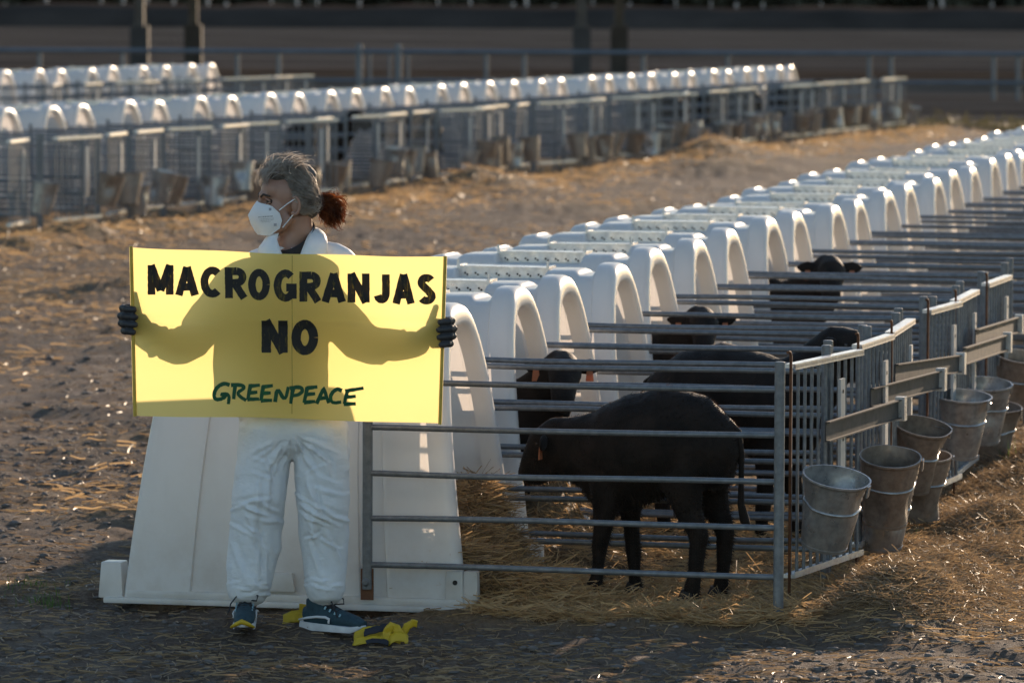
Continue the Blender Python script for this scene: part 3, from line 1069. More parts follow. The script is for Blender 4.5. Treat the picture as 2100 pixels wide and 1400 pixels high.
def tuft(px, py, n, h, name, label):
    g = at(px, py, 20); d = g - Vector((0, 0, CAMH)); t = -CAMH / d.z
    X, Y = d.x * t, d.y * t
    x = NR.normal(X, .05 + .02 * n / 40, n); y = NR.normal(Y, .06, n); z = gheight(x, y)
    az = NR.uniform(0, 6.28, n); lean = NR.uniform(.1, .7, n)
    L = h * NR.uniform(.5, 1.2, n)
    t = np.linspace(0, 1, 4)[None, :, None]
    out = np.stack([np.cos(az), np.sin(az), np.zeros(n)], -1)
    p = np.stack([x, y, z], -1)[:, None, :] + np.array([0, 0, 1.0])[None, None, :] * L[:, None, None] * t + out[:, None, :] * (L * lean)[:, None, None] * t ** 2
    w = .004 * np.linspace(1, .15, 4)[None, :] * np.ones((n, 1))
    co, q = ribbons(p, w)
    tag(link(name, fast_mesh(name, co, q, M['grass'])), label, 'grass', kind='stuff')


tuft(105, 1225, 60, .05, 'grass', 'green grass tuft on the dirt left of the first hutch')
tuft(55, 1200, 35, .045, 'grass', 'green grass patch at the left edge beside the hutch base')
tuft(1828, 1140, 26, .07, 'grass', 'green blades growing from the straw below the buckets')
tuft(2062, 985, 30, .09, 'grass', 'green weed in the straw at the right edge')


wx = NR.uniform(5.0, 13.0, 2600); wy = NR.uniform(97.5, 103.5, 2600)
kw = fbm(wx * .5, wy * .5, 3) > -.02
strands('weeds', wx[kw], wy[kw], .42, .05, .020, M['weed'], 'dry brownish green weeds at the far end of the lane', 'weeds', .9)


# ------------------------------------------------------------------ calves
def calf_body(head, leg, hair_n, name):
    """Local: x forward, z up. head = dict of points; leg = list of joint chains."""
    mb = MB()

    def seg(pts, rad, n=14, flat=(0, 0, 1)):
        # rounded ends
        pts = [Vector(p) for p in pts]
        rad = [r if isinstance(r, tuple) else (r, r) for r in rad]
        t0 = (pts[0] - pts[1]).normalized(); t1 = (pts[-1] - pts[-2]).normalized()
        P = [pts[0] + t0 * min(rad[0]) * .85, pts[0] + t0 * min(rad[0]) * .55] + pts + [pts[-1] + t1 * min(rad[-1]) * .55, pts[-1] + t1 * min(rad[-1]) * .85]
        sc = lambda r, k: (r[0] * k, r[1] * k)
        Q = [sc(rad[0], .35), sc(rad[0], .8)] + rad + [sc(rad[-1], .8), sc(rad[-1], .35)]
        mb.tube(P, Q, n, 0, True, flat)
    # trunk: (z radius, y radius)
    seg([(-.29, 0, .585), (-.21, 0, .605), (-.08, 0, .618), (.07, 0, .58), (.18, 0, .545), (.25, 0, .525)],
        [(.145, .12), (.188, .155), (.212, .182), (.212, .182), (.205, .158), (.16, .125)], 20)
    seg([(.13, 0, .46), (.25, 0, .46)], [(.135, .115), (.115, .095)], 16)
    seg([(-.31, 0, .585), (-.27, 0, .55)], [(.10, .11), (.13, .13)], 14)
    h = head
    seg([(.16, 0, .565), h['neck'], h['poll']], [(.172, .12), (.138, .095), (.094, .072)], 16)
    seg([(.24, 0, .50), ((.24 + h['neck'][0]) / 2, h['neck'][1] * .5, h['neck'][2] - .07)], [(.11, .085), (.075, .055)], 12)
    seg([h['poll'], h['brow'], h['bridge'], h['nose']], [(.075, .074), (.078, .072), (.060, .052), (.050, .048)], 16)
    seg([h['jaw'], h['chin']], [(.045, .042), (.032, .034)], 12)
    for ch in leg:
        seg([(p[0] + (.035 if p[0] < 0 else 0), p[1], p[2]) for p, _ in ch], [(r[0] * 1.2, r[1] * 1.18) for _, r in ch], 12, (1, 0, 0))
    # tail
    me = remesh(mb, .0125, 8, .5, name)
    co = get_co(me); no = get_no(me)
    dsp = np.array([mnoise.noise(Vector(c) * 9) * .006 + mnoise.noise(Vector(c) * 28) * .0022 for c in co.tolist()])
    set_co(me, co + no * dsp[:, None])
    me.name = name
    me.materials.append(M['fur'])
    me.polygons.foreach_set('use_smooth', [True] * len(me.polygons))
    return me


def calf_hair(me, n, L, name):
    co = get_co(me); no = get_no(me)
    idx = NR.integers(0, len(co), n)
    p0 = co[idx]; nn = no[idx]
    flow = np.tile(np.array([-.55, 0, -.75]), (n, 1)) + NR.normal(0, .35, (n, 3))
    l = L * NR.uniform(.5, 1.3, n) * (1 + .9 * np.clip(nn[:, 2], 0, 1) ** 2 + .6 * (p0[:, 2] < .42))
    t = np.linspace(0, 1, 3)[None, :, None]
    p = p0[:, None, :] - nn[:, None, :] * .002 + (nn * .55)[:, None, :] * l[:, None, None] * t + flow[:, None, :] * l[:, None, None] * (t ** 1.5) * .55
    w = .0022 * np.array([1, .8, .15])[None, :] * np.ones((n, 1))
    cc, q = ribbons(p, w)
    return fast_mesh(name, cc, q, M['furhair'])


FRONT = [[((.17, .085, .52), (.085, .05)), ((.185, .088, .40), (.058, .042)), ((.20, .085, .27), (.032, .030)), ((.215, .085, .22), (.033, .03)), ((.225, .085, .10), (.024, .022)), ((.245, .085, .035), (.033, .029)), ((.255, .085, .012), (.036, .03))],
         [((.15, -.085, .52), (.085, .05)), ((.15, -.088, .40), (.058, .042)), ((.14, -.085, .27), (.032, .030)), ((.135, -.085, .22), (.033, .03)), ((.125, -.085, .10), (.024, .022)), ((.12, -.085, .035), (.033, .029)), ((.125, -.085, .012), (.036, .03))]]
HIND = [[((-.24, .085, .62), (.125, .06)), ((-.20, .095, .46), (.085, .05)), ((-.25, .09, .33), (.048, .036)), ((-.285, .088, .26), (.038, .030)), ((-.265, .088, .12), (.026, .024)), ((-.245, .088, .035), (.035, .03)), ((-.235, .088, .012), (.037, .031))],
        [((-.26, -.085, .62), (.125, .06)), ((-.24, -.095, .46), (.085, .05)), ((-.30, -.09, .33), (.048, .036)), ((-.335, -.088, .26), (.038, .030)), ((-.325, -.088, .12), (.026, .024)), ((-.31, -.088, .035), (.035, .03)), ((-.30, -.088, .012), (.037, .031))]]
HEAD_LOW = dict(neck=(.36, .0, .565), poll=(.475, .0, .600), brow=(.525, .0, .575), bridge=(.57, .0, .515), nose=(.595, .0, .465), jaw=(.47, .0, .50), chin=(.555, .0, .45))
HEAD_UP = dict(neck=(.33, 0, .70), poll=(.42, 0, .83), brow=(.475, -.01, .82), bridge=(.555, -.02, .765), nose=(.605, -.03, .735), jaw=(.455, -.01, .74), chin=(.56, -.02, .70))
HEAD_TURN = dict(neck=(.33, -.02, .70), poll=(.41, -.07, .83), brow=(.43, -.125, .815), bridge=(.44, -.195, .745), nose=(.445, -.235, .70), jaw=(.42, -.12, .735), chin=(.44, -.20, .675))


def ear_mesh(dirv, name='ear'):
    mb = MB()
    d = Vector(dirv).normalized()
    pts = [d * (.012 * 0), d * .03, d * .065, d * .095, d * .115]
    mb.tube(pts, [(.016, .012), (.028, .012), (.033, .010), (.022, .008), (.005, .004)], 10, 0, True, (0, 0, 1) if abs(d.z) < .8 else (1, 0, 0))
    return mb.mesh(name, M['fur'], True)


def calf(name_mesh, head, P, rz, label, hair=0, tail=True, scale=1.0):
    key = name_mesh
    if key not in CALF:
        CALF[key] = calf_body(head, FRONT + HIND, 0, 'body')
    r = empty('calf', P, rz)
    r.scale = (scale,) * 3
    tag(r, label, 'calf', 'calves in the pens')
    link('body', CALF[key], r)
    if hair: link('coat', calf_hair(CALF[key], hair, .011, 'coat'), r)
    pl = Vector(head['poll']); br = Vector(head['brow']); ns = Vector(head['nose'])
    fw = (ns - pl).normalized()
    side = fw.cross(Vector((0, 0, 1))).normalized()
    for s in (-1, 1):
        base = pl + side * (s * .05) + fw * .015 + Vector((0, 0, .012))
        dv = side * s * 1.0 - fw * .25 + Vector((0, 0, -.28 if head is HEAD_LOW else -.12))
        e = link('ear', ear_mesh(dv), r, base)
        tg = MB()
        dn = dv.normalized()
        Mx = Matrix((side, Vector((0, 0, 1)).cross(side), Vector((0, 0, 1)))).transposed()
        tg.box(dn * .062 + fw * .016 + Vector((0, 0, -.026)), (.034, .005, .048), 0, Mx, .7)
        tg.build('ear_tag', M['tag'], e, False)
        eb = MB(); eb.ball(br + side * (s * .058) + Vector((0, 0, .012)), .0115, 10, 8)
        eb.build('eye', M['eye'], r)
    for ch in FRONT + HIND:
        f = ch[-1][0]
        f = (f[0] + (.035 if f[0] < 0 else 0), f[1], f[2]); hb = MB(); hb.tube([(f[0] - .005, f[1], .05), (f[0] + .002, f[1], .02), (f[0] + .008, f[1], .0)], [(.036, .033), (.044, .038), (.049, .041)], 12, 0, True, (1, 0, 0))
        hb.build('hoof', M['hoof'], r)
    if tail:
        tb = MB()
        pts = [(-.345, 0, .685), (-.39, .0, .655), (-.405, -.005, .57), (-.402, -.01, .47), (-.40, -.015, .38), (-.415, -.02, .32), (-.440, -.025, .29)]
        tb.tube(pts, [.020, .017, .014, .012, .016, .022, .005], 10)
        tb.build('tail', M['fur'], r)
    return r


CALF = {}
Pc = Vector((.555, 20.84, 0))
c1 = calf('low', HEAD_LOW, (Pc.x, Pc.y, .005), math.pi - RAD(22), 'foremost black calf standing with lowered head behind the nearest bars', 26000)
c1.scale = (.89, 1.0, 1.02)
calf('turn', HEAD_TURN, ROW1[1] + AX * (-.36) + VX * (-.02), -PHI, 'black calf looking out of the second hutch, only its head showing')
calf('up', HEAD_UP, ROW1[2] + AX * .62 + VX * .0, -PHI - .1, 'black calf standing behind the foremost calf, facing the gates', 4000, scale=1.06)
calf('turn', HEAD_TURN, ROW1[4] + AX * (-.32), -PHI + .05, 'black calf head with orange ear tag peering out of the fifth hutch')
calf('turn', HEAD_TURN, ROW1[7] + AX * (-.25), -PHI, 'black calf stepping out of the eighth hutch, ear tag showing', scale=1.08)
for k, (i, lab) in enumerate(((10, 'dark calf behind the gate above the head of the person, middle row'), (23, 'dark calf in the middle row, left of the other dark calves'),
                              (25, 'dark calf in the middle row, between two others'), (27, 'dark calf in the middle row, second from the right of its group'), (30, 'rightmost dark calf in the middle row'), (13, 'dark calf in the middle row, right of the head of the person'))):
    P = ROW2[i]
    a2 = Vector((math.cos(PHI2), -math.sin(PHI2), 0))
    calf('low' if k % 2 else 'up', HEAD_LOW if k % 2 else HEAD_UP, P + a2 * 1.0, (-PHI2 if k % 2 == 0 else math.pi - PHI2 - .4), lab, 0, scale=1.1)


# ------------------------------------------------------------------ person
PD = 19.92                                   # distance of the body


def S(r): return r


def pt(px, py, D=PD): return at(px, py, D)


def tubepx(mb, items, n=18, flat=(0, 1, 0)):
    """items: (px, py, D, half width across (m), half depth (m)); rounded ends."""
    P = [pt(a, b, c) for a, b, c, _, _ in items]
    rr = [(e, d) for _, _, _, d, e in items]
    t0 = (P[0] - P[1]).normalized(); t1 = (P[-1] - P[-2]).normalized()
    r0, r1 = min(rr[0]), min(rr[-1])
    sc = lambda r, k: (r[0] * k, r[1] * k)
    P2 = [P[0] + t0 * r0 * .8, P[0] + t0 * r0 * .5] + P + [P[-1] + t1 * r1 * .5, P[-1] + t1 * r1 * .8]
    r2 = [sc(rr[0], .35), sc(rr[0], .8)] + rr + [sc(rr[-1], .8), sc(rr[-1], .35)]
    mb.tube(P2, r2, n, 0, True, flat)


person = empty('person', (pt(600, 1295).x, PD, 0))
tag(person, 'person in white coverall, white face mask and dark gloves holding up the yellow banner', 'person')
POFF = -Vector(person.location)


def part(name, me, parent=person):
    """World-space mesh put under the person."""
    me.transform(Matrix.Translation(POFF))
    return link(name, me, parent)


def mbpart(name, mb, mats, parent=person, smooth=True, angle=40):
    return part(name, mb.mesh(name, mats, smooth, angle), parent)


# coverall
cv = MB()
tubepx(cv, [(598, 535, PD + .01, .150, .080), (598, 560, PD, .180, .10), (598, 610, PD + .02, .208, .105), (600, 700, PD + .02, .212, .108), (601, 790, PD + .02, .212, .108), (600, 855, PD + .01, .205, .115), (600, 895, PD, .19, .112)], 24)
tubepx(cv, [(527, 545, PD + .01, .062, .066), (556, 530, PD + .02, .050, .055)], 14, (0, 1, 0))
tubepx(cv, [(644, 516, PD + .02, .052, .055), (682, 530, PD + .01, .062, .066), (704, 540, PD, .058, .062)], 14, (0, 1, 0))
tubepx(cv, [(548, 880, PD, .108, .115), (539, 950, PD - .01, .101, .110), (530, 1030, PD - .03, .096, .103), (523, 1110, PD - .01, .099, .102), (514, 1172, PD - .02, .092, .095), (509, 1208, PD - .03, .080, .088)], 22)
tubepx(cv, [(656, 880, PD, .108, .115), (661, 950, PD - .01, .104, .110), (663, 1035, PD - .025, .100, .103), (664, 1110, PD, .090, .098), (667, 1172, PD, .082, .09), (668, 1210, PD - .01, .075, .085)], 22)
# arms
tubepx(cv, [(520, 558, PD, .080, .075), (478, 615, PD - .01, .076, .075), (425, 678, PD - .03, .070, .070), (395, 693, PD - .04, .068, .068)], 16)
tubepx(cv, [(400, 692, PD - .04, .068, .068), (350, 686, PD - .065, .056, .056), (306, 668, PD - .085, .044, .046)], 16)
tubepx(cv, [(678, 562, PD, .080, .075), (722, 618, PD - .01, .076, .075), (770, 678, PD - .03, .070, .070), (800, 692, PD - .04, .066, .066)], 16)
tubepx(cv, [(795, 690, PD - .04, .068, .068), (840, 692, PD - .065, .056, .056), (878, 692, PD - .085, .045, .048)], 16)
cm = remesh(cv, .0068, 5, .5, 'coverall')
co = get_co(cm); no = get_no(cm)
FR = random.Random(5)
folds = []                                    # crease lines (photo pixels of the cloth): x0, y0, x1, y1, width, depth
for k in range(20):                           # drag lines fanning from the crotch
    a = RAD(FR.uniform(12, 82)); sd = 1 if k % 2 else -1
    l0, l1 = FR.uniform(8, 25), FR.uniform(50, 110)
    folds.append((600 + sd * l0 * math.cos(a), 885 + l0 * math.sin(a) * .8, 600 + sd * l1 * math.cos(a), 885 + l1 * math.sin(a), FR.uniform(.005, .010), FR.uniform(.005, .010)))
for cx, hwid in ((528, 52), (660, 52)):
    for k in range(11):                       # knee bunching, slanting lines
        y = FR.gauss(1035, 38); x = cx + FR.uniform(-1, 1) * hwid * .6; l = FR.uniform(18, 46); sl = FR.choice((-.5, -.25, .35, .55)) + FR.uniform(-.15, .15)
        folds.append((x - l, y - l * sl, x + l, y + l * sl, FR.uniform(.005, .010), FR.uniform(.006, .012)))
    for k in range(13):                        # long diagonal folds down the shin and thigh
        y = FR.uniform(900, 1170); x = cx + FR.uniform(-1, 1) * hwid * .7; l = FR.uniform(25, 60)
        folds.append((x - l * .35 * FR.choice((-1, 1)), y - l, x + l * .35, y + l, FR.uniform(.007, .014), FR.uniform(.005, .009)))
    for k in range(9):                        # gathered hem
        x = cx - 12 + FR.uniform(-1, 1) * hwid * .9; y = FR.uniform(1185, 1222); l = FR.uniform(12, 26)
        folds.append((x - l, y + FR.uniform(-8, 8), x + l, y + FR.uniform(-8, 8), FR.uniform(.004, .007), FR.uniform(.004, .008)))
for k in range(26):                           # sleeves and chest
    x, y = FR.choice(((480, 610), (430, 670), (350, 685), (720, 615), (770, 672), (840, 692), (560, 560), (650, 560)))
    a = FR.uniform(0, 3.14); l = FR.uniform(14, 32); x += FR.gauss(0, 14); y += FR.gauss(0, 14)
    folds.append((x - l * math.cos(a), y - l * math.sin(a), x + l * math.cos(a), y + l * math.sin(a), FR.uniform(.006, .010), FR.uniform(.005, .010)))
X_, Z_ = co[:, 0], co[:, 2]
dsp = np.array([.006 * mnoise.noise(Vector((v[0] * 6, v[1] * 5, v[2] * 7))) + .0035 * mnoise.noise(Vector((v[0] * 15 + v[2] * 7, v[1] * 9, v[2] * 15))) for v in co.tolist()])
wob = np.array([mnoise.noise(Vector((v[0] * 16, v[1] * 16, v[2] * 16))) for v in co.tolist()]) * .007
for x0, y0, x1, y1, wd, dp in folds:
    a, b = pt(x0, y0), pt(x1, y1)
    dx, dz = b.x - a.x, b.z - a.z
    ll = math.hypot(dx, dz) + 1e-6
    t = ((X_ - a.x) * dx + (Z_ - a.z) * dz) / ll ** 2
    d = ((X_ - a.x) * -dz + (Z_ - a.z) * dx) / ll + wob
    env = np.clip(1 - np.abs(t - .5) * 2, 0, 1) ** .6 * (np.abs(t - .5) < .5)
    wd *= .78
    dsp += 1.05 * dp * env * (np.exp(-(d / wd) ** 2) - .75 * np.exp(-((d - 1.9 * wd) / (1.2 * wd)) ** 2))
cnew = co + no * dsp[:, None]
set_co(cm, cnew)
cm.materials.append(M['tyvek']); cm.polygons.foreach_set('use_smooth', [True] * len(cm.polygons))
# cut the coverall open at the neck (collar is a part of its own)
part('coverall', cm)

# head frame
YAW = RAD(17)
HF = Vector((-math.cos(YAW), -math.sin(YAW), 0)); HS = Vector((-math.sin(YAW) * -1 * -1, 0, 0))
HS = Vector((0, 0, 1)).cross(HF).normalized()          # her left
if HS.y > 0: NEARS = -1
else: NEARS = 1
HC = pt(588, 413, PD - .01)
HM = Matrix((HF, HS, Vector((0, 0, 1)))).transposed()
HEADS = 1.0


def hp(x, y, z): return HC + HM @ Vector((x, y, z)) * HEADS


hd = MB()
hd.ball(hp(-.018, 0, .032), (.100, .076, .092), 24, 16, 0, HM)
hd.ball(hp(.034, 0, -.035), (.060, .060, .085), 20, 14, 0, HM)
hd.ball(hp(.052, 0, .045), (.045, .056, .05), 16, 12, 0, HM)
hd.tube([hp(.085, -.034, .022), hp(.096, 0, .026), hp(.085, .034, .022)], [.011, .013, .011], 10)
hd.tube([hp(.096, 0, .018), hp(.106, 0, -.008), hp(.116, 0, -.03), hp(.10, 0, -.04)], [.009, .0095, .0125, .011], 10)
for s in (-1, 1):
    hd.ball(hp(.054, s * .036, -.030), (.026, .022, .024), 12, 8, 0, HM)
    hd.tube([hp(.0, s * .052, -.05), hp(.03, s * .045, -.09), hp(.07, s * .016, -.112)], [.022, .020, .018], 10)
hd.ball(hp(.078, 0, -.108), (.024, .026, .02), 12, 8, 0, HM)
hd.tube([hp(.088, -.02, -.076), hp(.098, 0, -.074), hp(.088, .02, -.076)], [.011, .013, .011], 8)
nb = pt(598, 515, PD + .01)
hd.tube([hp(-.035, 0, -.05), hp(-.045, 0, -.11), nb + Vector((0, 0, .03)), nb - Vector((0, 0, .06))], [(.06, .055), (.056, .052), (.060, .056), (.075, .08)], 18)
# simple trunk and limbs inside the coverall keep the body one continuous figure
tubepx(hd, [(598, 530, PD, .12, .07), (598, 650, PD, .15, .09), (600, 860, PD, .155, .09)], 18)
tubepx(hd, [(548, 870, PD, .075, .08), (532, 1030, PD - .03, .055, .06), (510, 1235, PD, .036, .04)], 14)
tubepx(hd, [(656, 870, PD, .075, .08), (661, 1030, PD - .025, .055, .06), (668, 1235, PD + .01, .036, .04)], 14)
tubepx(hd, [(530, 560, PD, .05, .05), (400, 690, PD - .04, .042, .042), (296, 664, PD - .105, .024, .028)], 12)
tubepx(hd, [(668, 562, PD, .05, .05), (795, 690, PD - .04, .042, .042), (888, 690, PD - .105, .024, .028)], 12)
bm_ = remesh(hd, .0055, 5, .5, 'body')
bm_.materials.append(M['skin']); bm_.polygons.foreach_set('use_smooth', [True] * len(bm_.polygons))
part('body', bm_)

# ears, eyes, brows
for s in (-1, 1):
    eb = MB()
    Me = HM @ Matrix.Rotation(s * -.35, 3, 'Z')
    c = hp(-.008, s * .076, -.012)
    ring = []
    for i in range(15):
        a = -2.2 + 4.6 * i / 14
        ring.append(c + Me @ Vector((-.004 - .017 * math.cos(a) * (1 if math.cos(a) > 0 else .5), s * .008, .032 * math.sin(a))))
    eb.tube(ring, [.0035] + [.0055] * 13 + [.004], 8)
    eb.ball(c + Me @ Vector((-.006, s * .002, 0)), (.016, .006, .028), 12, 8, 0, Me)
    eb.ball(c + Me @ Vector((.002, s * .004, -.030)), (.009, .005, .010), 10, 6, 0, Me)
    mbpart('ear', eb, M['skin'])
    ey = MB(); ey.ball(hp(.074, s * .034, .001), (.0125, .0125, .0105), 12, 8, 0, HM)
    mbpart('eye', ey, M['eye'])
    br = MB(); br.tube([hp(.101, s * .012, .018), hp(.097, s * .030, .027), hp(.078, s * .052, .021)], [(.004, .0055), (.0045, .0065), (.003, .004)], 8)
    mbpart('eyebrow', br, M['brow'])
    # lids
    ld = MB()
    ld.tube([hp(.086, s * .020, .004), hp(.088, s * .034, .012), hp(.076, s * .048, .005)], [.003, .0042, .003], 8)
    ld.tube([hp(.086, s * .020, -.004), hp(.087, s * .034, -.009), hp(.076, s * .048, -.002)], [.003, .0036, .003], 8)
    mbpart('eyelid', ld, M['skin'])

# mask: folded respirator with a sharp centre line
mk = MB()
mid = [(.112, .002), (.126, -.016), (.146, -.050), (.136, -.080), (.120, -.108), (.108, -.122)]
edge = [(.090, .030, -.008), (.070, .054, -.018), (.046, .067, -.042), (.038, .069, -.068), (.044, .062, -.096), (.076, .030, -.126)]
rows = []
nseg = 8
for s in (-1, 1):
    vs = []
    for (mx, mz), (ex, ey_, ez) in zip(mid, edge):
        for k in range(nseg + 1):
            t = k / nseg
            bul = .008 * math.sin(math.pi * t)
            vs.append(hp(mx + (ex - mx) * t + bul, s * (ey_ * t ** .8 + bul * .5), mz + (ez - mz) * t))
    fs = []
    for i in range(len(mid) - 1):
        for k in range(nseg):
            a = i * (nseg + 1) + k
            f = (a, a + 1, a + nseg + 2, a + nseg + 1)
            fs.append(f if s < 0 else f[::-1])
    mk.add(vs, fs)
mkm = mk.mesh('face_mask', M['mask'], True, 55)
msk = part('face_mask', mkm)
rim = MB()
for s in (-1, 1):
    rim.tube([hp(*[c + d for c, d in zip((e[0], s * e[1], e[2]), (0, s * .0015, 0))]) for e in edge], .0022, 6)
rim.tube([hp(m[0] + .0005, 0, m[1]) for m in mid], .0020, 6)
mbpart('mask_seam', rim, M['mask'], msk)
msk.children[0].matrix_parent_inverse = Matrix.Identity(4)
for s in (-1, 1):
    st = MB()
    st.tube([hp(.047, s * .071, -.030), hp(.02, s * .077, -.008), hp(-.008, s * .088, .012)], .0022, 6)
    st.tube([hp(.034, s * .070, -.094), hp(.012, s * .072, -.068), hp(-.008, s * .084, -.040)], .0022, 6)
    mbpart('ear_loop', st, M['mask'], msk)
# faint printed lines on the near cheek panel
pr = MB()
sN = NEARS
def mp(t, zz):                                # point on the near mask panel
    i = 0
    zs_ = [m[1] for m in mid]
    for i in range(len(mid) - 1):
        if zs_[i] >= zz >= zs_[i + 1]: break
    w = (zs_[i] - zz) / (zs_[i] - zs_[i + 1])
    m_ = [mid[i][k] + (mid[i + 1][k] - mid[i][k]) * w for k in (0, 1)]
    e_ = [edge[i][k] + (edge[i + 1][k] - edge[i][k]) * w for k in (0, 1, 2)]
    bul = .008 * math.sin(math.pi * t)
    return hp(m_[0] + (e_[0] - m_[0]) * t + bul + .0016, sN * (e_[1] * t ** .8 + bul * .5 + .0016), m_[1] + (e_[2] - m_[1]) * t)
for row_, (za, t0, t1, hgt) in enumerate(((-.060, .34, .80, .0036), (-.069, .36, .82, .0018), (-.075, .36, .80, .0018), (-.080, .38, .70, .0014))):
    t = t0
    while t < t1:
        dt = R.uniform(.018, .05)
        a, b = mp(t, za), mp(min(t1, t + dt), za + .001)
        up = Vector((0, 0, hgt))
        pr.add([a - up * .5, b - up * .5, b + up * .5, a + up * .5], [(0, 1, 2, 3)])
        t += dt + .014
for zz, t in ((-.028, .80), (-.094, .80)):
    a = mp(t, zz); b = mp(t + .09, zz); up = Vector((0, 0, .005))
    pr.add([a - up, b - up, b + up, a + up], [(0, 1, 2, 3)])
mbpart('printed_marks', pr, M['mask_ink'], msk, False)

# hair: mass with gap shade painted dark, under strands swept back to the tail
hm = MB()
hm.ball(hp(-.030, 0, .044), (.091, .078, .089), 22, 14, 0, HM)
hm.ball(hp(-.075, 0, .000), (.055, .066, .075), 18, 12, 0, HM)
hm.ball(hp(-.045, 0, .085), (.070, .062, .060), 18, 12, 0, HM)
hm.ball(hp(.030, 0, .098), (.048, .055, .038), 18, 12, 0, HM)
hm.tube([hp(-.10, 0, .0), hp(-.135, 0, -.022)], [.034, .022], 12)
hmm = remesh(hm, .006, 4, .5, 'hair_mass')
c_ = get_co(hmm); n_ = get_no(hmm)
set_co(hmm, c_ + n_ * np.array([mnoise.noise(Vector((v[0] * 30, v[1] * 30, v[2] * 60))) * .004 for v in c_.tolist()])[:, None])
hmm.materials.append(M['hair_shade']); hmm.polygons.foreach_set('use_smooth', [True] * len(hmm.polygons))
hair = part('hair', hmm)


def bez(p, k):
    t = np.linspace(0, 1, k)[None, :, None]
    a, b, c, d = [x[:, None, :] for x in p]
    return a * (1 - t) ** 3 + 3 * b * t * (1 - t) ** 2 + 3 * c * t ** 2 * (1 - t) + d * t ** 3


def hparr(a):
    return np.array([HC[:]])[:, :] + a @ np.array(HM).T


n = 9500
HMn = np.array([list(r) for r in HM]); HCn = np.array(HC[:])
ang = NR.uniform(-1, 1, n)                    # around the hairline, from near temple over the brow to the far temple
th = ang * 1.75
lift = NR.uniform(0, 1, n)
start = np.stack([.066 * np.cos(th) - .012 - .075 * lift * NR.uniform(0, 1, n), .083 * np.sin(th), .062 + .05 * np.cos(th * .9) - .07 * (np.abs(ang) > .55) * (np.abs(ang) - .55) * 3 + .045 * lift * np.cos(th)], -1)
end = np.stack([-.118 + NR.normal(0, .008, n), NR.normal(0, .014, n), -.012 + NR.normal(0, .012, n)], -1)
midp = (start + end) / 2
nrm = midp - np.array([-.02, 0, .02]); nrm /= np.linalg.norm(nrm, axis=1, keepdims=True)
outr = np.array([-.02, 0, .02]) + nrm * np.array([.112, .098, .118]) * NR.uniform(.96, 1.10, n)[:, None]
c1p = start + (outr - midp) * .8 + np.array([.012, 0, .02]) * (np.cos(th) > .2)[:, None] * NR.uniform(0, 1.6, n)[:, None]
c2p = end * .35 + outr * .65 + NR.normal(0, .004, (n, 3))
cid = (np.floor((ang + 1) * 26).astype(int) * 3 + NR.integers(0, 3, n)) % 160
c1p = c1p + (NR.normal(0, .0075, (160, 3)))[cid]
c2p = c2p + (NR.normal(0, .0065, (160, 3)))[cid]
pth = bez((start, c1p, c2p, end), 10)
wv = NR.uniform(0, 6.28, (n, 1)) + np.linspace(0, 9, 10)[None, :]
pth += (np.sin(wv)[:, :, None] * NR.normal(0, .0030, (n, 1, 3)))
# fly-away tuft on top of the brow
m = 1000
st2 = np.stack([NR.uniform(.0, .075, m), NR.normal(0, .04, m), NR.uniform(.105, .13, m)], -1)
e2 = st2 + np.stack([NR.uniform(-.10, -.005, m), NR.normal(0, .02, m), NR.uniform(.01, .055, m)], -1)
cA = st2 + np.stack([NR.uniform(-.005, .03, m), NR.normal(0, .01, m), NR.uniform(.015, .04, m)], -1)
cB = e2 + np.stack([NR.uniform(-.01, .03, m), NR.normal(0, .01, m), NR.uniform(.0, .02, m)], -1)
pth2 = bez((st2, cA, cB, e2), 10)
# curls hanging on the brow
m3 = 260
st3 = np.stack([NR.uniform(.03, .06, m3), NR.normal(0, .045, m3), NR.uniform(.10, .125, m3)], -1)
e3 = np.stack([NR.uniform(.082, .100, m3), st3[:, 1] + NR.normal(0, .012, m3), NR.uniform(.055, .095, m3)], -1)
pth3 = bez((st3, st3 + [.03, 0, .018], e3 + [.014, 0, .02], e3), 10)
pth3 += np.sin(NR.uniform(0, 6, (m3, 1)) + np.linspace(0, 8, 10)[None])[:, :, None] * NR.normal(0, .004, (m3, 1, 3))
allp = np.concatenate([pth, pth2, pth3]) @ HMn.T + HCn
w = NR.uniform(.0009, .0021, len(allp))[:, None] * np.array([1] * 7 + [.8, .6, .3])[None, :]
cc, q = ribbons(allp, w)
me = fast_mesh('strands', cc, q, M['hair']); me.transform(Matrix.Translation(POFF))
sh_ = link('hair_strands', me, hair); sh_['kind'] = 'stuff'
# ponytail
n = 1700
b0 = np.stack([-.118 + NR.normal(0, .008, n), NR.normal(0, .012, n), -.012 + NR.normal(0, .012, n)], -1)
aa = NR.uniform(0, 6.28, n); rr = np.sqrt(NR.uniform(0, 1, n))
tip = np.stack([-.168 + .040 * rr * np.cos(aa) - .018 * NR.uniform(0, 1, n) ** 2, NR.normal(0, .026, n), -.058 + .048 * rr * np.sin(aa)], -1)
cu = np.stack([NR.normal(0, .02, n) - .02, NR.normal(0, .015, n), NR.normal(.012, .03, n)], -1)
k1 = b0 + np.stack([-.04 + NR.normal(0, .012, n), NR.normal(0, .022, n), .018 + NR.normal(0, .024, n)], -1)
k2 = tip + cu + np.stack([NR.normal(-.005, .015, n), np.zeros(n), NR.normal(0.01, .02, n)], -1)
pp_ = bez((b0, k1, k2, tip), 10) @ HMn.T + HCn
w = NR.uniform(.0014, .0030, n)[:, None] * np.array([1] * 7 + [.8, .6, .25])[None, :]
cc, q = ribbons(pp_, w)
me = fast_mesh('ponytail', cc, q, M['auburn']); me.transform(Matrix.Translation(POFF))
pt_ = link('ponytail', me, person)
pm = MB()
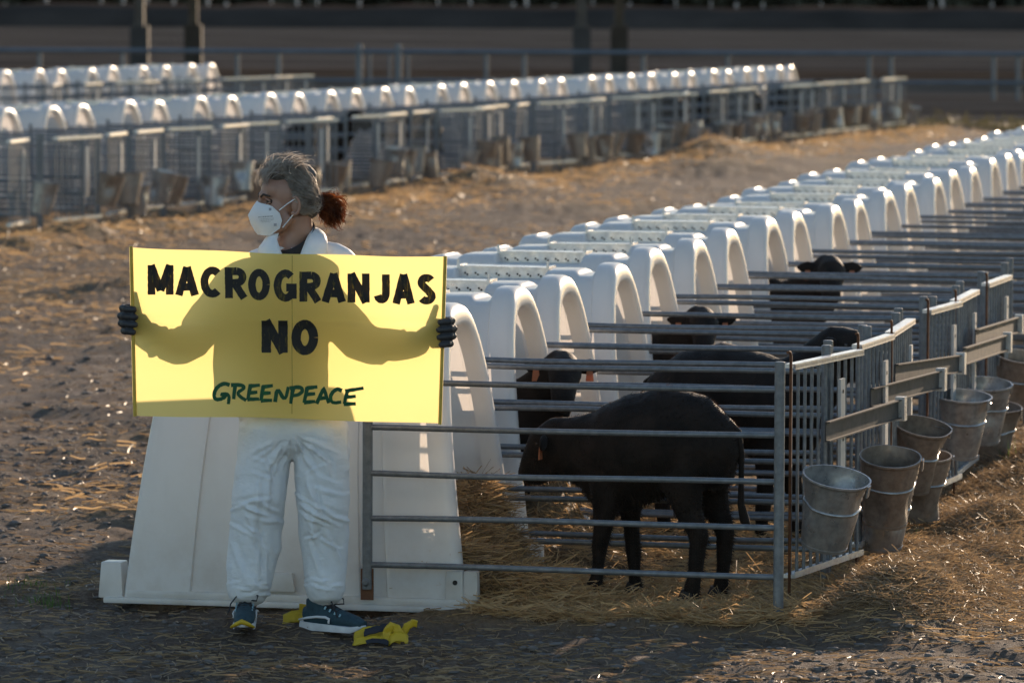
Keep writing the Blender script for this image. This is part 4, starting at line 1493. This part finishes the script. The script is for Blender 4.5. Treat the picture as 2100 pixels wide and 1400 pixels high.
pm.ball(hp(-.150, 0, -.040), (.028, .024, .034), 16, 12, 0, HM)
pm.tube([hp(-.12, 0, -.012), hp(-.15, 0, -.025)], [.018, .026], 10)
pmm = pm.mesh('ponytail_core', M['auburn'], True); part('ponytail_core', pmm, pt_)

# shirt and collar
sh = MB()
ring_pts = []
for k in range(25):
    a = 2 * math.pi * k / 24
    ca, sa = math.cos(a), math.sin(a)                  # ca: image right, sa: away from the viewer
    ring_pts.append(pt(604, 505, PD + .005) + Vector((.074 * ca, .075 * sa, .012 + .030 * ca + .045 * sa)))
sh.tube(ring_pts, [(.030, .008)] * 25, 8, 0, False, (0, 0, 1))
mbpart('shirt', sh, M['shirt'])


def collar(pxs, name='collar'):
    mb = MB()
    k = len(pxs)
    inner = [pt(*p[0]) for p in pxs]; outer = [pt(*p[1]) for p in pxs]
    mids = [(a + b) / 2 + Vector((0, -.014, .004)) for a, b in zip(inner, outer)]
    vs = inner + mids + outer
    fs = []
    for i in range(k - 1):
        for r0 in (0, k):
            fs.append((r0 + i, r0 + i + 1, r0 + k + i + 1, r0 + k + i))
    mb.add(vs, fs)
    me = mb.mesh(name, M['tyvek'], True)
    bm = bmesh.new(); bm.from_mesh(me); bmesh.ops.subdivide_edges(bm, edges=list(bm.edges), cuts=2, use_grid_fill=True, smooth=.6)
    bmesh.ops.solidify(bm, geom=list(bm.faces), thickness=.004); bm.to_mesh(me); bm.free()
    me.polygons.foreach_set('use_smooth', [True] * len(me.polygons))
    part(name, me)


collar([((640, 464, PD + .02), (662, 474, PD + .03)), ((634, 478, PD - .03), (668, 482, PD - .02)), ((624, 500, PD - .075), (672, 500, PD - .06)), ((612, 532, PD - .10), (668, 535, PD - .09))])
collar([((572, 478, PD - .055), (548, 486, PD - .03)), ((568, 492, PD - .075), (540, 497, PD - .05)), ((574, 512, PD - .10), (530, 512, PD - .075)), ((585, 535, PD - .112), (535, 535, PD - .095))])

# gloves: palm behind the banner edge, fingers round to the front
BD = PD - .165                               # distance of the banner


def glove(cx, side, ys, wrist, name='glove'):
    """side -1: left edge of the banner, +1: right edge."""
    mb = MB()

    def ch(pts, rad, n=10):
        P = [pt(*p) for p in pts]
        t0 = (P[0] - P[1]).normalized(); t1 = (P[-1] - P[-2]).normalized()
        mb.tube([P[0] + t0 * rad[0] * .7] + P + [P[-1] + t1 * rad[-1] * .45, P[-1] + t1 * rad[-1] * .75], [rad[0] * .5] + rad + [rad[-1] * .8, rad[-1] * .4], n)
    px = 1 / .0018
    y0, y1 = ys
    inn = -side
    # palm
    ch([(wrist[0], wrist[1], BD + .05), (cx + inn * 30, (y0 + y1) / 2, BD + .036), (cx + inn * 14, (y0 + y1) / 2, BD + .032)], [.030, .034, .032], 14)
    for k in range(4):
        yy_ = y0 + (y1 - y0) * (k + .5) / 4
        ext = (0, 4, 3, -3)[k]
        ch([(cx + inn * 18, yy_ - 2, BD + .030), (cx + side * (10 + ext), yy_ - 1, BD + .022), (cx + side * (15 + ext), yy_, BD + .002), (cx + side * (9 + ext), yy_ + 1, BD - .020), (cx + inn * (10 + ext * .7), yy_ + 3, BD - .021)],
           [.0125, .0138, .0138, .0134, .0118])
    # thumb behind, pointing up
    ch([(cx + inn * 26, y0 + 22, BD + .034), (cx + inn * 20, y0 - 2, BD + .024), (cx + inn * 14, y0 - 24, BD + .016)], [.016, .0135, .0105])
    # cuff
    ch([(wrist[0], wrist[1], BD + .055), (wrist[0] + inn * 18, wrist[1] + 2, BD + .070)], [.032, .033], 12)
    me = remesh(mb, .0028, 2, .4, name)
    c_ = get_co(me); n_ = get_no(me)
    set_co(me, c_ + n_ * np.array([mnoise.noise(Vector(v) * 90) * .0012 for v in c_.tolist()])[:, None])
    me.materials.append(M['glove']); me.polygons.foreach_set('use_smooth', [True] * len(me.polygons))
    part(name, me)


glove(266, -1, (624, 686), (312, 668))
glove(912, 1, (650, 712), (866, 692))


# shoes
def shoe(P, rz, name='shoe', stripe_side=(1, -1), toe=False):
    """Local x = toe direction, origin under the heel-mid; z up."""
    root = link_root = None
    up = MB()
    def sg(pts, rad, n=14):
        up.tube(pts, rad, n, 0, True, (0, 0, 1))
    sg([(-.095, 0, .052), (-.06, 0, .058), (0, 0, .055), (.06, .003, .046), (.12, .004, .036), (.155, .004, .030)], [(.034, .026), (.045, .034), (.044, .036), (.036, .041), (.027, .039), (.016, .027)], 18)
    up.tube([(-.055, 0, .05), (-.045, 0, .085), (-.042, 0, .115)], [(.046, .034), (.044, .035), (.046, .037)], 14, 0, True, (1, 0, 0))
    um = remesh(up, .0045, 4, .5, 'upper')
    um.materials.append(M['shoe']); um.polygons.foreach_set('use_smooth', [True] * len(um.polygons))
    Mw = Matrix.Translation(P) @ Matrix.Rotation(rz, 4, 'Z')

    def put(nm, me, par=person):
        me.transform(Matrix.Translation(POFF) @ Mw); return link(nm, me, par)
    o = put(name, um)
    so = MB()
    outl = [(-.118, 0), (-.108, .024), (-.08, .036), (-.03, .034), (.03, .036), (.08, .046), (.12, .044), (.152, .028), (.164, .004), (.155, -.022), (.12, -.038), (.07, -.040), (.0, -.034), (-.06, -.036), (-.108, -.024)]
    zt = lambda x: .034 - .010 * max(0, min(1, (x + .1) / .2)) + (.006 if x > .13 else 0)
    kk = len(outl)
    vs = [(x * .97, y * .95, .002 + (.012 if x > .14 else 0)) for x, y in outl] + [(x, y, .016 + (.006 if x > .14 else 0)) for x, y in outl] + [(x * .985, y * .95, zt(x)) for x, y in outl]
    fs = [tuple(range(kk))[::-1], tuple(range(2 * kk, 3 * kk))]
    for i in range(kk):
        j = (i + 1) % kk
        fs += [(i, j, kk + j, kk + i), (kk + i, kk + j, 2 * kk + j, 2 * kk + i)]
    so.add(vs, fs)
    put('sole', so.mesh('sole', M['sole'], True, 50), o)
    stp = MB()
    for s in stripe_side:
        def q(x, z, k=0.0):
            hw = .036 if x < .03 else .039
            return (x, s * (hw - .12 * max(0, z - .05) + .0045), z)
        path = [q(-.10, .042), q(-.065, .050), q(-.025, .056), q(.015, .056), q(.032, .050), q(.028, .041), q(.030, .034)]
        stp.tube(path, [(.003, .003), (.004, .0045), (.004, .005), (.004, .0055), (.004, .0055), (.004, .005), (.003, .004)], 8, 0, True, (0, s, 0))
    put('side_stripe', stp.mesh('side_stripe', M['sole'], True), o)
    tn = MB()
    tn.box((.045, .002, .078), (.105, .046, .010), 0, Matrix.Rotation(.42, 3, 'Y'))
    for i in range(5):
        x = .012 + i * .019; z = .098 - i * .0085
        tn.tube([(x, -.026, z - .008), (x + .006, 0, z + .004), (x, .028, z - .008)], .0033, 6)
    lp = [(.012, 0, .105), (.02, .03, .125), (.04, .05, .118), (.045, .045, .10), (.02, .01, .10)]
    tn.tube(lp, .0028, 6)
    tn.tube([(.012, 0, .105), (.035, -.03, .115), (.06, -.05, .09), (.075, -.056, .06)], .0028, 6)
    put('laces', tn.mesh('laces', M['shoe_dark'], True, 50), o)
    ev = MB()
    for s in (-1, 1):
        for i in range(4):
            x = .008 + i * .021; z = .090 - i * .0085
            ev.box((x, s * .031, z), (.006, .004, .012), 0, Matrix.Rotation(.5, 3, 'Y'))
    put('eyelets', ev.mesh('eyelets', M['cyan'], False), o)
    if toe:
        tp = MB()
        tp.tube([(.140, -.040, .012), (.158, -.020, .026), (.166, .0, .036), (.158, .022, .026), (.140, .042, .012)], [(.005, .008), (.008, .010), (.010, .011), (.008, .010), (.005, .008)], 10)
        put('toe_patch', tp.mesh('toe_patch', M['yellow'], True), o)
    return o


def on_ground(px, py):
    d = at(px, py, 20) - Vector((0, 0, CAMH)); t = -CAMH / d.z
    return Vector((d.x * t, d.y * t, 0))


g1 = on_ground(502, 1283); g2 = on_ground(668, 1283)
shoe(Vector((pt(505, 1280).x, PD - .06, gz(g1.x, g1.y) - .002)), RAD(-92), toe=True)
shoe(Vector((pt(672, 1280).x, PD - .03, gz(g2.x, g2.y) - .002)), RAD(-28))

# ------------------------------------------------------------------ banner
ban = empty('protest_banner', pt(590, 690, BD))
tag(ban, 'yellow cloth protest banner with black capital letters, stretched between two gloved hands', 'banner')
BOFF = -Vector(ban.location)
CA, CB, CC, CD = (265, 507), (917, 527), (906, 869), (273, 852)


def bwave(px, py):
    a = (px - 265) / 650.0; b = (py - 507) / 345.0
    return .010 * math.sin(a * 3.14) * math.sin(3.0 * a + 1.0) + .005 * math.sin(7 * a + 2 * b) * math.sin(math.pi * a) + .003 * math.sin(11 * b + 3 * a) * math.sin(math.pi * a) - .018 * math.sin(math.pi * a) * (b - .3) * .8 - .0045 * math.exp(-((py - 655 - 6 * a) / 7.0) ** 2) * math.sin(math.pi * min(1, max(0, a))) ** .5 + .004 * mnoise.noise(Vector((px * .012, py * .035, 3))) * (math.exp(-(((px - 270) / 130) ** 2 + ((py - 655) / 90) ** 2)) + math.exp(-(((px - 908) / 130) ** 2 + ((py - 682) / 90) ** 2)) + .25)


def bp(px, py, off=0.0): return pt(px, py, BD + bwave(px, py) + off)


NXb, NYb = 96, 72
vs, fs = [], []
for j in range(NYb + 1):
    t = j / NYb
    for i in range(NXb + 1):
        s = i / NXb
        x = (1 - s) * ((1 - t) * CA[0] + t * CD[0]) + s * ((1 - t) * CB[0] + t * CC[0])
        y = (1 - s) * ((1 - t) * CA[1] + t * CD[1]) + s * ((1 - t) * CB[1] + t * CC[1])
        if j == 0: y += 3.0 * math.sin(math.pi * s) + 1.0 * math.sin(17 * s)
        if j == NYb: y += -2.5 * math.sin(math.pi * s) + 1.2 * math.sin(11 * s)
        vs.append(bp(x, y))
for j in range(NYb):
    for i in range(NXb):
        a = j * (NXb + 1) + i
        fs.append((a, a + 1, a + NXb + 2, a + NXb + 1))
mb = MB(); mb.add(vs, fs)
me = mb.mesh('cloth', M['banner'], True); me.transform(Matrix.Translation(BOFF)); link('cloth', me, ban)
for a, b in ((CA, CD), (CB, CC)):
    mb = MB()
    s = 1 if a is CA else -1
    mb.tube([bp(a[0] + s * 4, a[1] - 2, -.004), bp((a[0] + b[0]) / 2 + s * 4, (a[1] + b[1]) / 2, -.004), bp(b[0] + s * 4, b[1] + 1, -.004)], [(.0065, .0065)] * 3, 10)
    me = mb.mesh('banner_stick', M['pole'], True, 50); me.transform(Matrix.Translation(BOFF)); link('banner_stick', me, ban)
# centre seam
mb = MB()
ss = [(599 + .3 * math.sin(y * .05), y) for y in range(524, 858, 12)]
for (xa, ya), (xb, yb) in zip(ss, ss[1:]):
    mb.add([bp(xa - .8, ya, -.0012), bp(xa + .8, ya, -.0012), bp(xb + .8, yb, -.0012), bp(xb - .8, yb, -.0012)], [(0, 1, 2, 3)])
me = mb.mesh('seam', M['pole'], False); me.transform(Matrix.Translation(BOFF)); link('seam', me, ban)


def stroke_poly(mb, pts, w, off, close=False, jag=0.0):
    """Flat brush stroke through pixel points (butt ends)."""
    P = [Vector((x, y)) for x, y in pts]
    # resample
    Q = [P[0]]
    for a, b in zip(P, P[1:]):
        n = max(1, int((b - a).length / 5))
        for i in range(n): Q.append(a + (b - a) * ((i + 1) / n))
    k = len(Q)
    vs = []
    for i, p in enumerate(Q):
        t = (Q[min(i + 1, k - 1)] - Q[max(i - 1, 0)]).normalized()
        nrm = Vector((-t.y, t.x))
        ww = w[0] + (w[1] - w[0]) * i / (k - 1) if isinstance(w, tuple) else w
        a = p + nrm * (ww / 2 + R.uniform(-jag, jag)); b = p - nrm * (ww / 2 + R.uniform(-jag, jag))
        vs += [bp(a.x, a.y, off), bp(b.x, b.y, off)]
    mb.add(vs, [(2 * i, 2 * i + 1, 2 * i + 3, 2 * i + 2) for i in range(k - 1)])


def arc(cx, cy, rx, ry, a0, a1, n=14):
    return [(cx + rx * math.cos(RAD(a0 + (a1 - a0) * i / n)), cy + ry * math.sin(RAD(a0 + (a1 - a0) * i / n))) for i in range(n + 1)]


# letter strokes in a unit box (x right, y down), drawn with a bold brush
def glyph(ch, w):
    """w = stroke width relative to box height / width handled by caller (unit)."""
    h = w / 2
    if ch == 'M': return [[(h, 1), (h, 0)], [(h * .9, 0), (.5, .86)], [(.5, .86), (1 - h * .9, 0)], [(1 - h, 0), (1 - h, 1)]]
    if ch == 'A': return [[(h * .8, 1), (.5, .0)], [(.5, .0), (1 - h * .8, 1)], [(.25, .70), (.75, .70)]]
    if ch == 'C': return [arc(.52, .5, .52 - h, .5 - h * .62, -48, -312, 20)]
    if ch == 'O': return [arc(.5, .5, .5 - h, .5 - h * .62, 0, 360, 26)]
    if ch == 'G': return [arc(.52, .5, .52 - h, .5 - h * .62, -48, -342, 20), [(.55, .56), (1.0, .56)], [(1 - h, .50), (1 - h, .92)]]
    if ch == 'R': return [[(h, 1), (h, 0)], [(0, h * .62), (.55, h * .62)], arc(.55, .30, .45 - h, .30 - h * .62, -90, 90, 10), [(h, .60 - h * .62), (.55, .60 - h * .62)], [(.48, .55), (1 - h * .7, 1)]]
    if ch == 'N': return [[(h, 1), (h, 0)], [(h * .9, 0), (1 - h * .9, 1)], [(1 - h, 1), (1 - h, 0)]]
    if ch == 'J': return [[(1 - h, 0), (1 - h, .68)], arc(.5 + h * .1, .66, .5 - h * 1.1, .34 - h * .62, 0, 165, 12)]
    if ch == 'S': return [arc(.50, .275, .48 - h, .275 - h * .62, -28, -235, 14) + [(.42, .455), (.58, .535)] + arc(.50, .73, .49 - h, .27 - h * .62, -50, 152, 14)]
    return []


def word(letters, sw, name):
    mb = MB()
    lay = 0
    for ch, x0, y0, x1, y1, sl in letters:
        W, H = x1 - x0, y1 - y0
        for st in glyph(ch, sw / W):
            P = [(x0 + x * W + sl * (y - .5) * H, y0 + y * H) for x, y in st]
            lay += 1
            stroke_poly(mb, P, sw * (1 + R.uniform(-.04, .04)), -.0016 - .00005 * (lay % 6), False, .35)
    me = mb.mesh(name, M['black_paint'], False); me.transform(Matrix.Translation(BOFF))
    return link(name, me, ban)


def z2(x, y): return 200 + x / 2.2579, 280 + y / 2.2579


def L(ch, x0, y0, x1, y1, sl=0.0):
    a, b = z2(x0, y0); c, d = z2(x1, y1)
    return (ch, a, b, c, d, sl)


word([L('M', 232, 595, 352, 732), L('A', 362, 604, 466, 735), L('C', 477, 605, 582, 742), L('R', 590, 608, 690, 748, .02), L('O', 697, 614, 799, 756), L('G', 815, 618, 922, 762),
      L('R', 935, 628, 1034, 764), L('A', 1040, 634, 1147, 766), L('N', 1158, 634, 1260, 768), L('J', 1275, 638, 1353, 774), L('A', 1368, 638, 1466, 774), L('S', 1480, 636, 1567, 778)], 15.8, 'lettering_top')
word([L('N', 760, 852, 880, 1000), L('O', 898, 853, 1022, 1007)], 19.0, 'lettering_middle')
gp = MB()
GS = [  # hand brushed strokes in zoomed photo pixels
    [(612, 1150), (585, 1140), (552, 1160), (537, 1195), (545, 1218), (575, 1215), (600, 1198), (562, 1192), (610, 1188), (606, 1238)],
    [(637, 1150), (630, 1215)], [(618, 1150), (668, 1148), (682, 1165), (640, 1188), (688, 1222)],
    [(708, 1152), (696, 1218)], [(700, 1155), (752, 1150)], [(702, 1186), (740, 1182)], [(694, 1216), (748, 1214)],
    [(768, 1155), (756, 1222)], [(762, 1158), (812, 1152)], [(762, 1188), (802, 1186)], [(756, 1222), (808, 1220)],
    [(822, 1228), (832, 1158), (868, 1228), (884, 1158)],
    [(906, 1162), (894, 1236)], [(890, 1164), (940, 1158), (952, 1176), (934, 1194), (900, 1200)],
    [(972, 1160), (956, 1232)], [(968, 1164), (1018, 1158)], [(962, 1194), (1008, 1190)], [(956, 1230), (1008, 1226)],
    [(1014, 1236), (1048, 1164), (1070, 1234)], [(1028, 1212), (1066, 1208)],
    [(1132, 1176), (1110, 1166), (1086, 1184), (1076, 1212), (1090, 1234), (1128, 1228)],
    [(1158, 1174), (1142, 1238)], [(1146, 1178), (1232, 1164)], [(1150, 1206), (1196, 1202)], [(1140, 1238), (1196, 1236)]]
for k, st in enumerate(GS):
    P = [z2(x, y) for x, y in st]
    # round the corners of curved strokes
    for _ in range(2):
        if len(P) > 3:
            Q = [P[0]]
            for a, b in zip(P, P[1:]): Q += [(a[0] * .75 + b[0] * .25, a[1] * .75 + b[1] * .25), (a[0] * .25 + b[0] * .75, a[1] * .25 + b[1] * .75)]
            P = Q + [P[-1]]
    stroke_poly(gp, P, (8.4, 6.6), -.0016 - .00005 * (k % 6), False, .4)
me = gp.mesh('lettering_bottom', M['green_paint'], False); me.transform(Matrix.Translation(BOFF)); link('lettering_bottom', me, ban)


# ------------------------------------------------------------------ crumpled yellow cloths at the feet
def cloth(name, px, py, D, pieces, label):
    P = on_ground(px, py)
    r = empty(name, (P.x, P.y, gz(P.x, P.y)))
    tag(r, label, 'cloth')
    for nm, pts, w, mat in pieces:
        mb = MB()
        k = len(pts)
        vs = []
        for i, p in enumerate(pts):
            a = Vector(p)
            t = (Vector(pts[min(i + 1, k - 1)]) - Vector(pts[max(i - 1, 0)])).normalized()
            sd = t.cross(Vector((0, 1, .25))).normalized() if nm == 'strap' else Vector((.1, .55, .8)).normalized()
            vs += [a + sd * w / 2, a - sd * w / 2]
        mb.add(vs, [(2 * i, 2 * i + 1, 2 * i + 3, 2 * i + 2) for i in range(k - 1)])
        me = mb.mesh(nm, M[mat], True)
        bm = bmesh.new(); bm.from_mesh(me)
        bmesh.ops.subdivide_edges(bm, edges=list(bm.edges), cuts=3, use_grid_fill=True, smooth=.8)
        for v in bm.verts: v.co += Vector((mnoise.noise(v.co * 60), mnoise.noise(v.co * 60 + Vector((5, 1, 2))), abs(mnoise.noise(v.co * 50 + Vector((1, 8, 2)))))) * .006
        bmesh.ops.solidify(bm, geom=list(bm.faces), thickness=.004)
        bm.to_mesh(me); bm.free()
        me.polygons.foreach_set('use_smooth', [True] * len(me.polygons))
        link(nm, me, r)


cloth('crumpled_cloth', 790, 1296, 0, [
    ('fold', [(-.115, -.02, .014), (-.085, -.01, .030), (-.04, 0, .034), (.0, 0, .040), (.035, .0, .034)], .058, 'yellow'),
    ('fold', [(-.115, -.05, .006), (-.07, -.055, .014), (-.02, -.05, .016), (.03, -.05, .022), (.06, -.05, .014)], .034, 'yellow'),
    ('fold', [(-.078, -.046, .040), (-.045, -.042, .048), (-.005, -.04, .058), (.018, -.04, .060)], .030, 'blackcloth'),
    ('fold', [(-.070, -.078, .006), (-.045, -.08, .014), (-.01, -.08, .012), (.012, -.078, .004)], .020, 'blackcloth'),
    ('strap', [(.0, -.05, .010), (.012, -.05, .045), (.026, -.05, .064), (.040, -.05, .058), (.056, -.05, .026), (.064, -.052, .006)], .034, 'yellow'),
    ('strap', [(.045, -.03, .010), (.060, -.03, .030), (.082, -.03, .060), (.104, -.03, .072), (.120, -.03, .068)], .030, 'yellow'),
    ('fold', [(.015, -.06, .012), (.04, -.06, .028), (.07, -.06, .024), (.088, -.058, .012)], .040, 'yellow'),
    ('fold', [(.050, -.02, .040), (.068, -.02, .054), (.084, -.02, .064)], .020, 'blackcloth')],
      'crumpled yellow and black cloth lying right of the shoes')
cloth('crumpled_cloth', 612, 1278, 0, [
    ('fold', [(-.06, 0, .006), (-.03, 0, .022), (.01, 0, .022), (.05, .0, .012)], .05, 'yellow'),
    ('strap', [(.022, 0, .01), (.026, 0, .04), (.028, 0, .066)], .05, 'yellow'),
    ('fold', [(.0, -.02, .015), (.03, -.02, .03), (.06, -.02, .01)], .03, 'yellow')],
      'small yellow cloth scrap between the two shoes')
# ------------------------------------------------------------------ far background
# rail fence across the yard
fb = empty('rail_fence', (0, 127, 0)); tag(fb, 'long blue grey two-rail fence crossing behind the hutch rows', 'fence')
for z, rr in ((1.10, .055), (.42, .045)):
    mb = MB(); mb.tube([(-45, 0, z), (45, 0, z)], rr, 8); mb.build('rail', M['fence'], fb)
PM = mk_cyl('fence_post', 1.10, .05, M['fence'], 8, 'Z')
for px in (-300, -80, 80, 250, 485, 570, 995, 1073, 1317, 1490, 1780, 1825, 2035, 2085, 2300):
    X = (px - 1050) / F * 127
    link('post', PM, fb, (X, .06, 0))
PM2 = mk_cyl('gate_post', 1.28, .075, M['fence'], 8, 'Z')
for px in (735, 815): link('gate_post', PM2, fb, ((px - 1050) / F * 127, 0, 0))
for px in (757, 797, 835): link('gate_post', mk_cyl('gate_post', .9, .03, M['fence'], 8, 'Z'), fb, ((px - 1050) / F * 127, 0, .2))

# open cattle shed: columns on plinths, roof above the view
sh = empty('cattle_shed', (0, 165, 0)); tag(sh, 'open cattle shed whose dark columns stand behind the rail fence', 'shed')
for px, dd in ((285, 0), (395, 8), (1190, 0), (1267, 8), (-620, 0), (-510, 8), (2095 + 60, 0), (2200, 8)):
    X = (px - 1050) / F * (165 + dd)
    mb = MB(); mb.box((X, dd, .75), (.56, .56, 1.5)); c = mb.build('plinth', M['concrete'], sh, False)
    mb = MB(); mb.box((X, dd, 3.4), (.28, .09, 3.8)); mb.box((X - .12, dd, 3.4), (.04, .28, 3.8)); mb.box((X + .12, dd, 3.4), (.04, .28, 3.8)); mb.build('column', M['column'], sh, False)
mb = MB(); mb.box((0, 4, 5.4), (70, 12, .15)); mb.build('roof', M['roof'], sh, False)

# long low dark brown bank across the far background
rb = MB()
prof = [(0, 0), (1.5, .9), (4, 1.6), (8, 1.85), (12, 1.2), (14, 0)]
vs, fs = [], []
for i in range(61):
    x = -90 + 3 * i
    for d, z in prof: vs.append((x, d + R.uniform(-.2, .2), z * (1 + R.uniform(-.08, .08))))
for i in range(60):
    for j in range(5):
        a = i * 6 + j; fs.append((a, a + 6, a + 7, a + 1))
rb.add(vs, fs)
tag(rb.build('dark_bank', M['bank_surface'], None, True, 60, (0, 440, 0)), 'long low dark bank on the horizon', 'bank')
# far pale posts and pens beyond it
for i in range(40):
    X = -58 + i * 3.0 + R.uniform(-1, 1)
    h = R.uniform(1.6, 3.0)
    mb = MB(); mb.box((0, 0, h / 2), (R.uniform(.12, .35), .15, h))
    tag(mb.build('far_post', M['pale'], None, False, None, (X, 545 + R.uniform(-8, 8), 0), (0, R.uniform(-.12, .12), 0)), 'pale far post beyond the dark bank at the top edge of the picture', 'post', 'far posts at the top edge')


# far trees
def far_tree(X, Y, h, i):
    r = empty('far_tree', (X, Y, 0)); tag(r, 'dim blurred tree of the far tree line at the top edge', 'tree', 'far tree line')
    mb = MB(); mb.tube([(0, 0, 0), (.1, 0, h * .25), (0, 0, h * .5)], [.35, .28, .18], 8); mb.build('trunk', M['bark'], r)
    n = 1100
    u = NR.normal(size=(n, 3)); u /= np.linalg.norm(u, axis=1, keepdims=True)
    c = u * (NR.uniform(.3, 1, n) ** .5)[:, None] * np.array([h * .42, h * .42, h * .46]) + np.array([0, 0, h * .48])
    c[:, 2] = np.maximum(c[:, 2], .15)
    a = NR.normal(size=(n, 3)); a /= np.linalg.norm(a, axis=1, keepdims=True)
    b = np.cross(a, NR.normal(size=(n, 3))); b /= np.linalg.norm(b, axis=1, keepdims=True)
    s = NR.uniform(.45, 1.0, n)[:, None]
    co = np.stack([c - a * s, c - b * s * .6, c + a * s, c + b * s * .6], 1).reshape(-1, 3)
    q = np.arange(4 * n).reshape(-1, 4)
    link('crown', fast_mesh('crown', co, q, M['leaf']), r)


for i in range(60):
    far_tree(-84 + (i % 30) * 5.8 + 2.9 * (i // 30) + R.uniform(-1, 1), 598 + 16 * (i // 30) + R.uniform(-4, 4), R.uniform(8, 12), i)

print('objects', len(bpy.data.objects), 'tris', sum(len(m.polygons) for m in bpy.data.meshes))
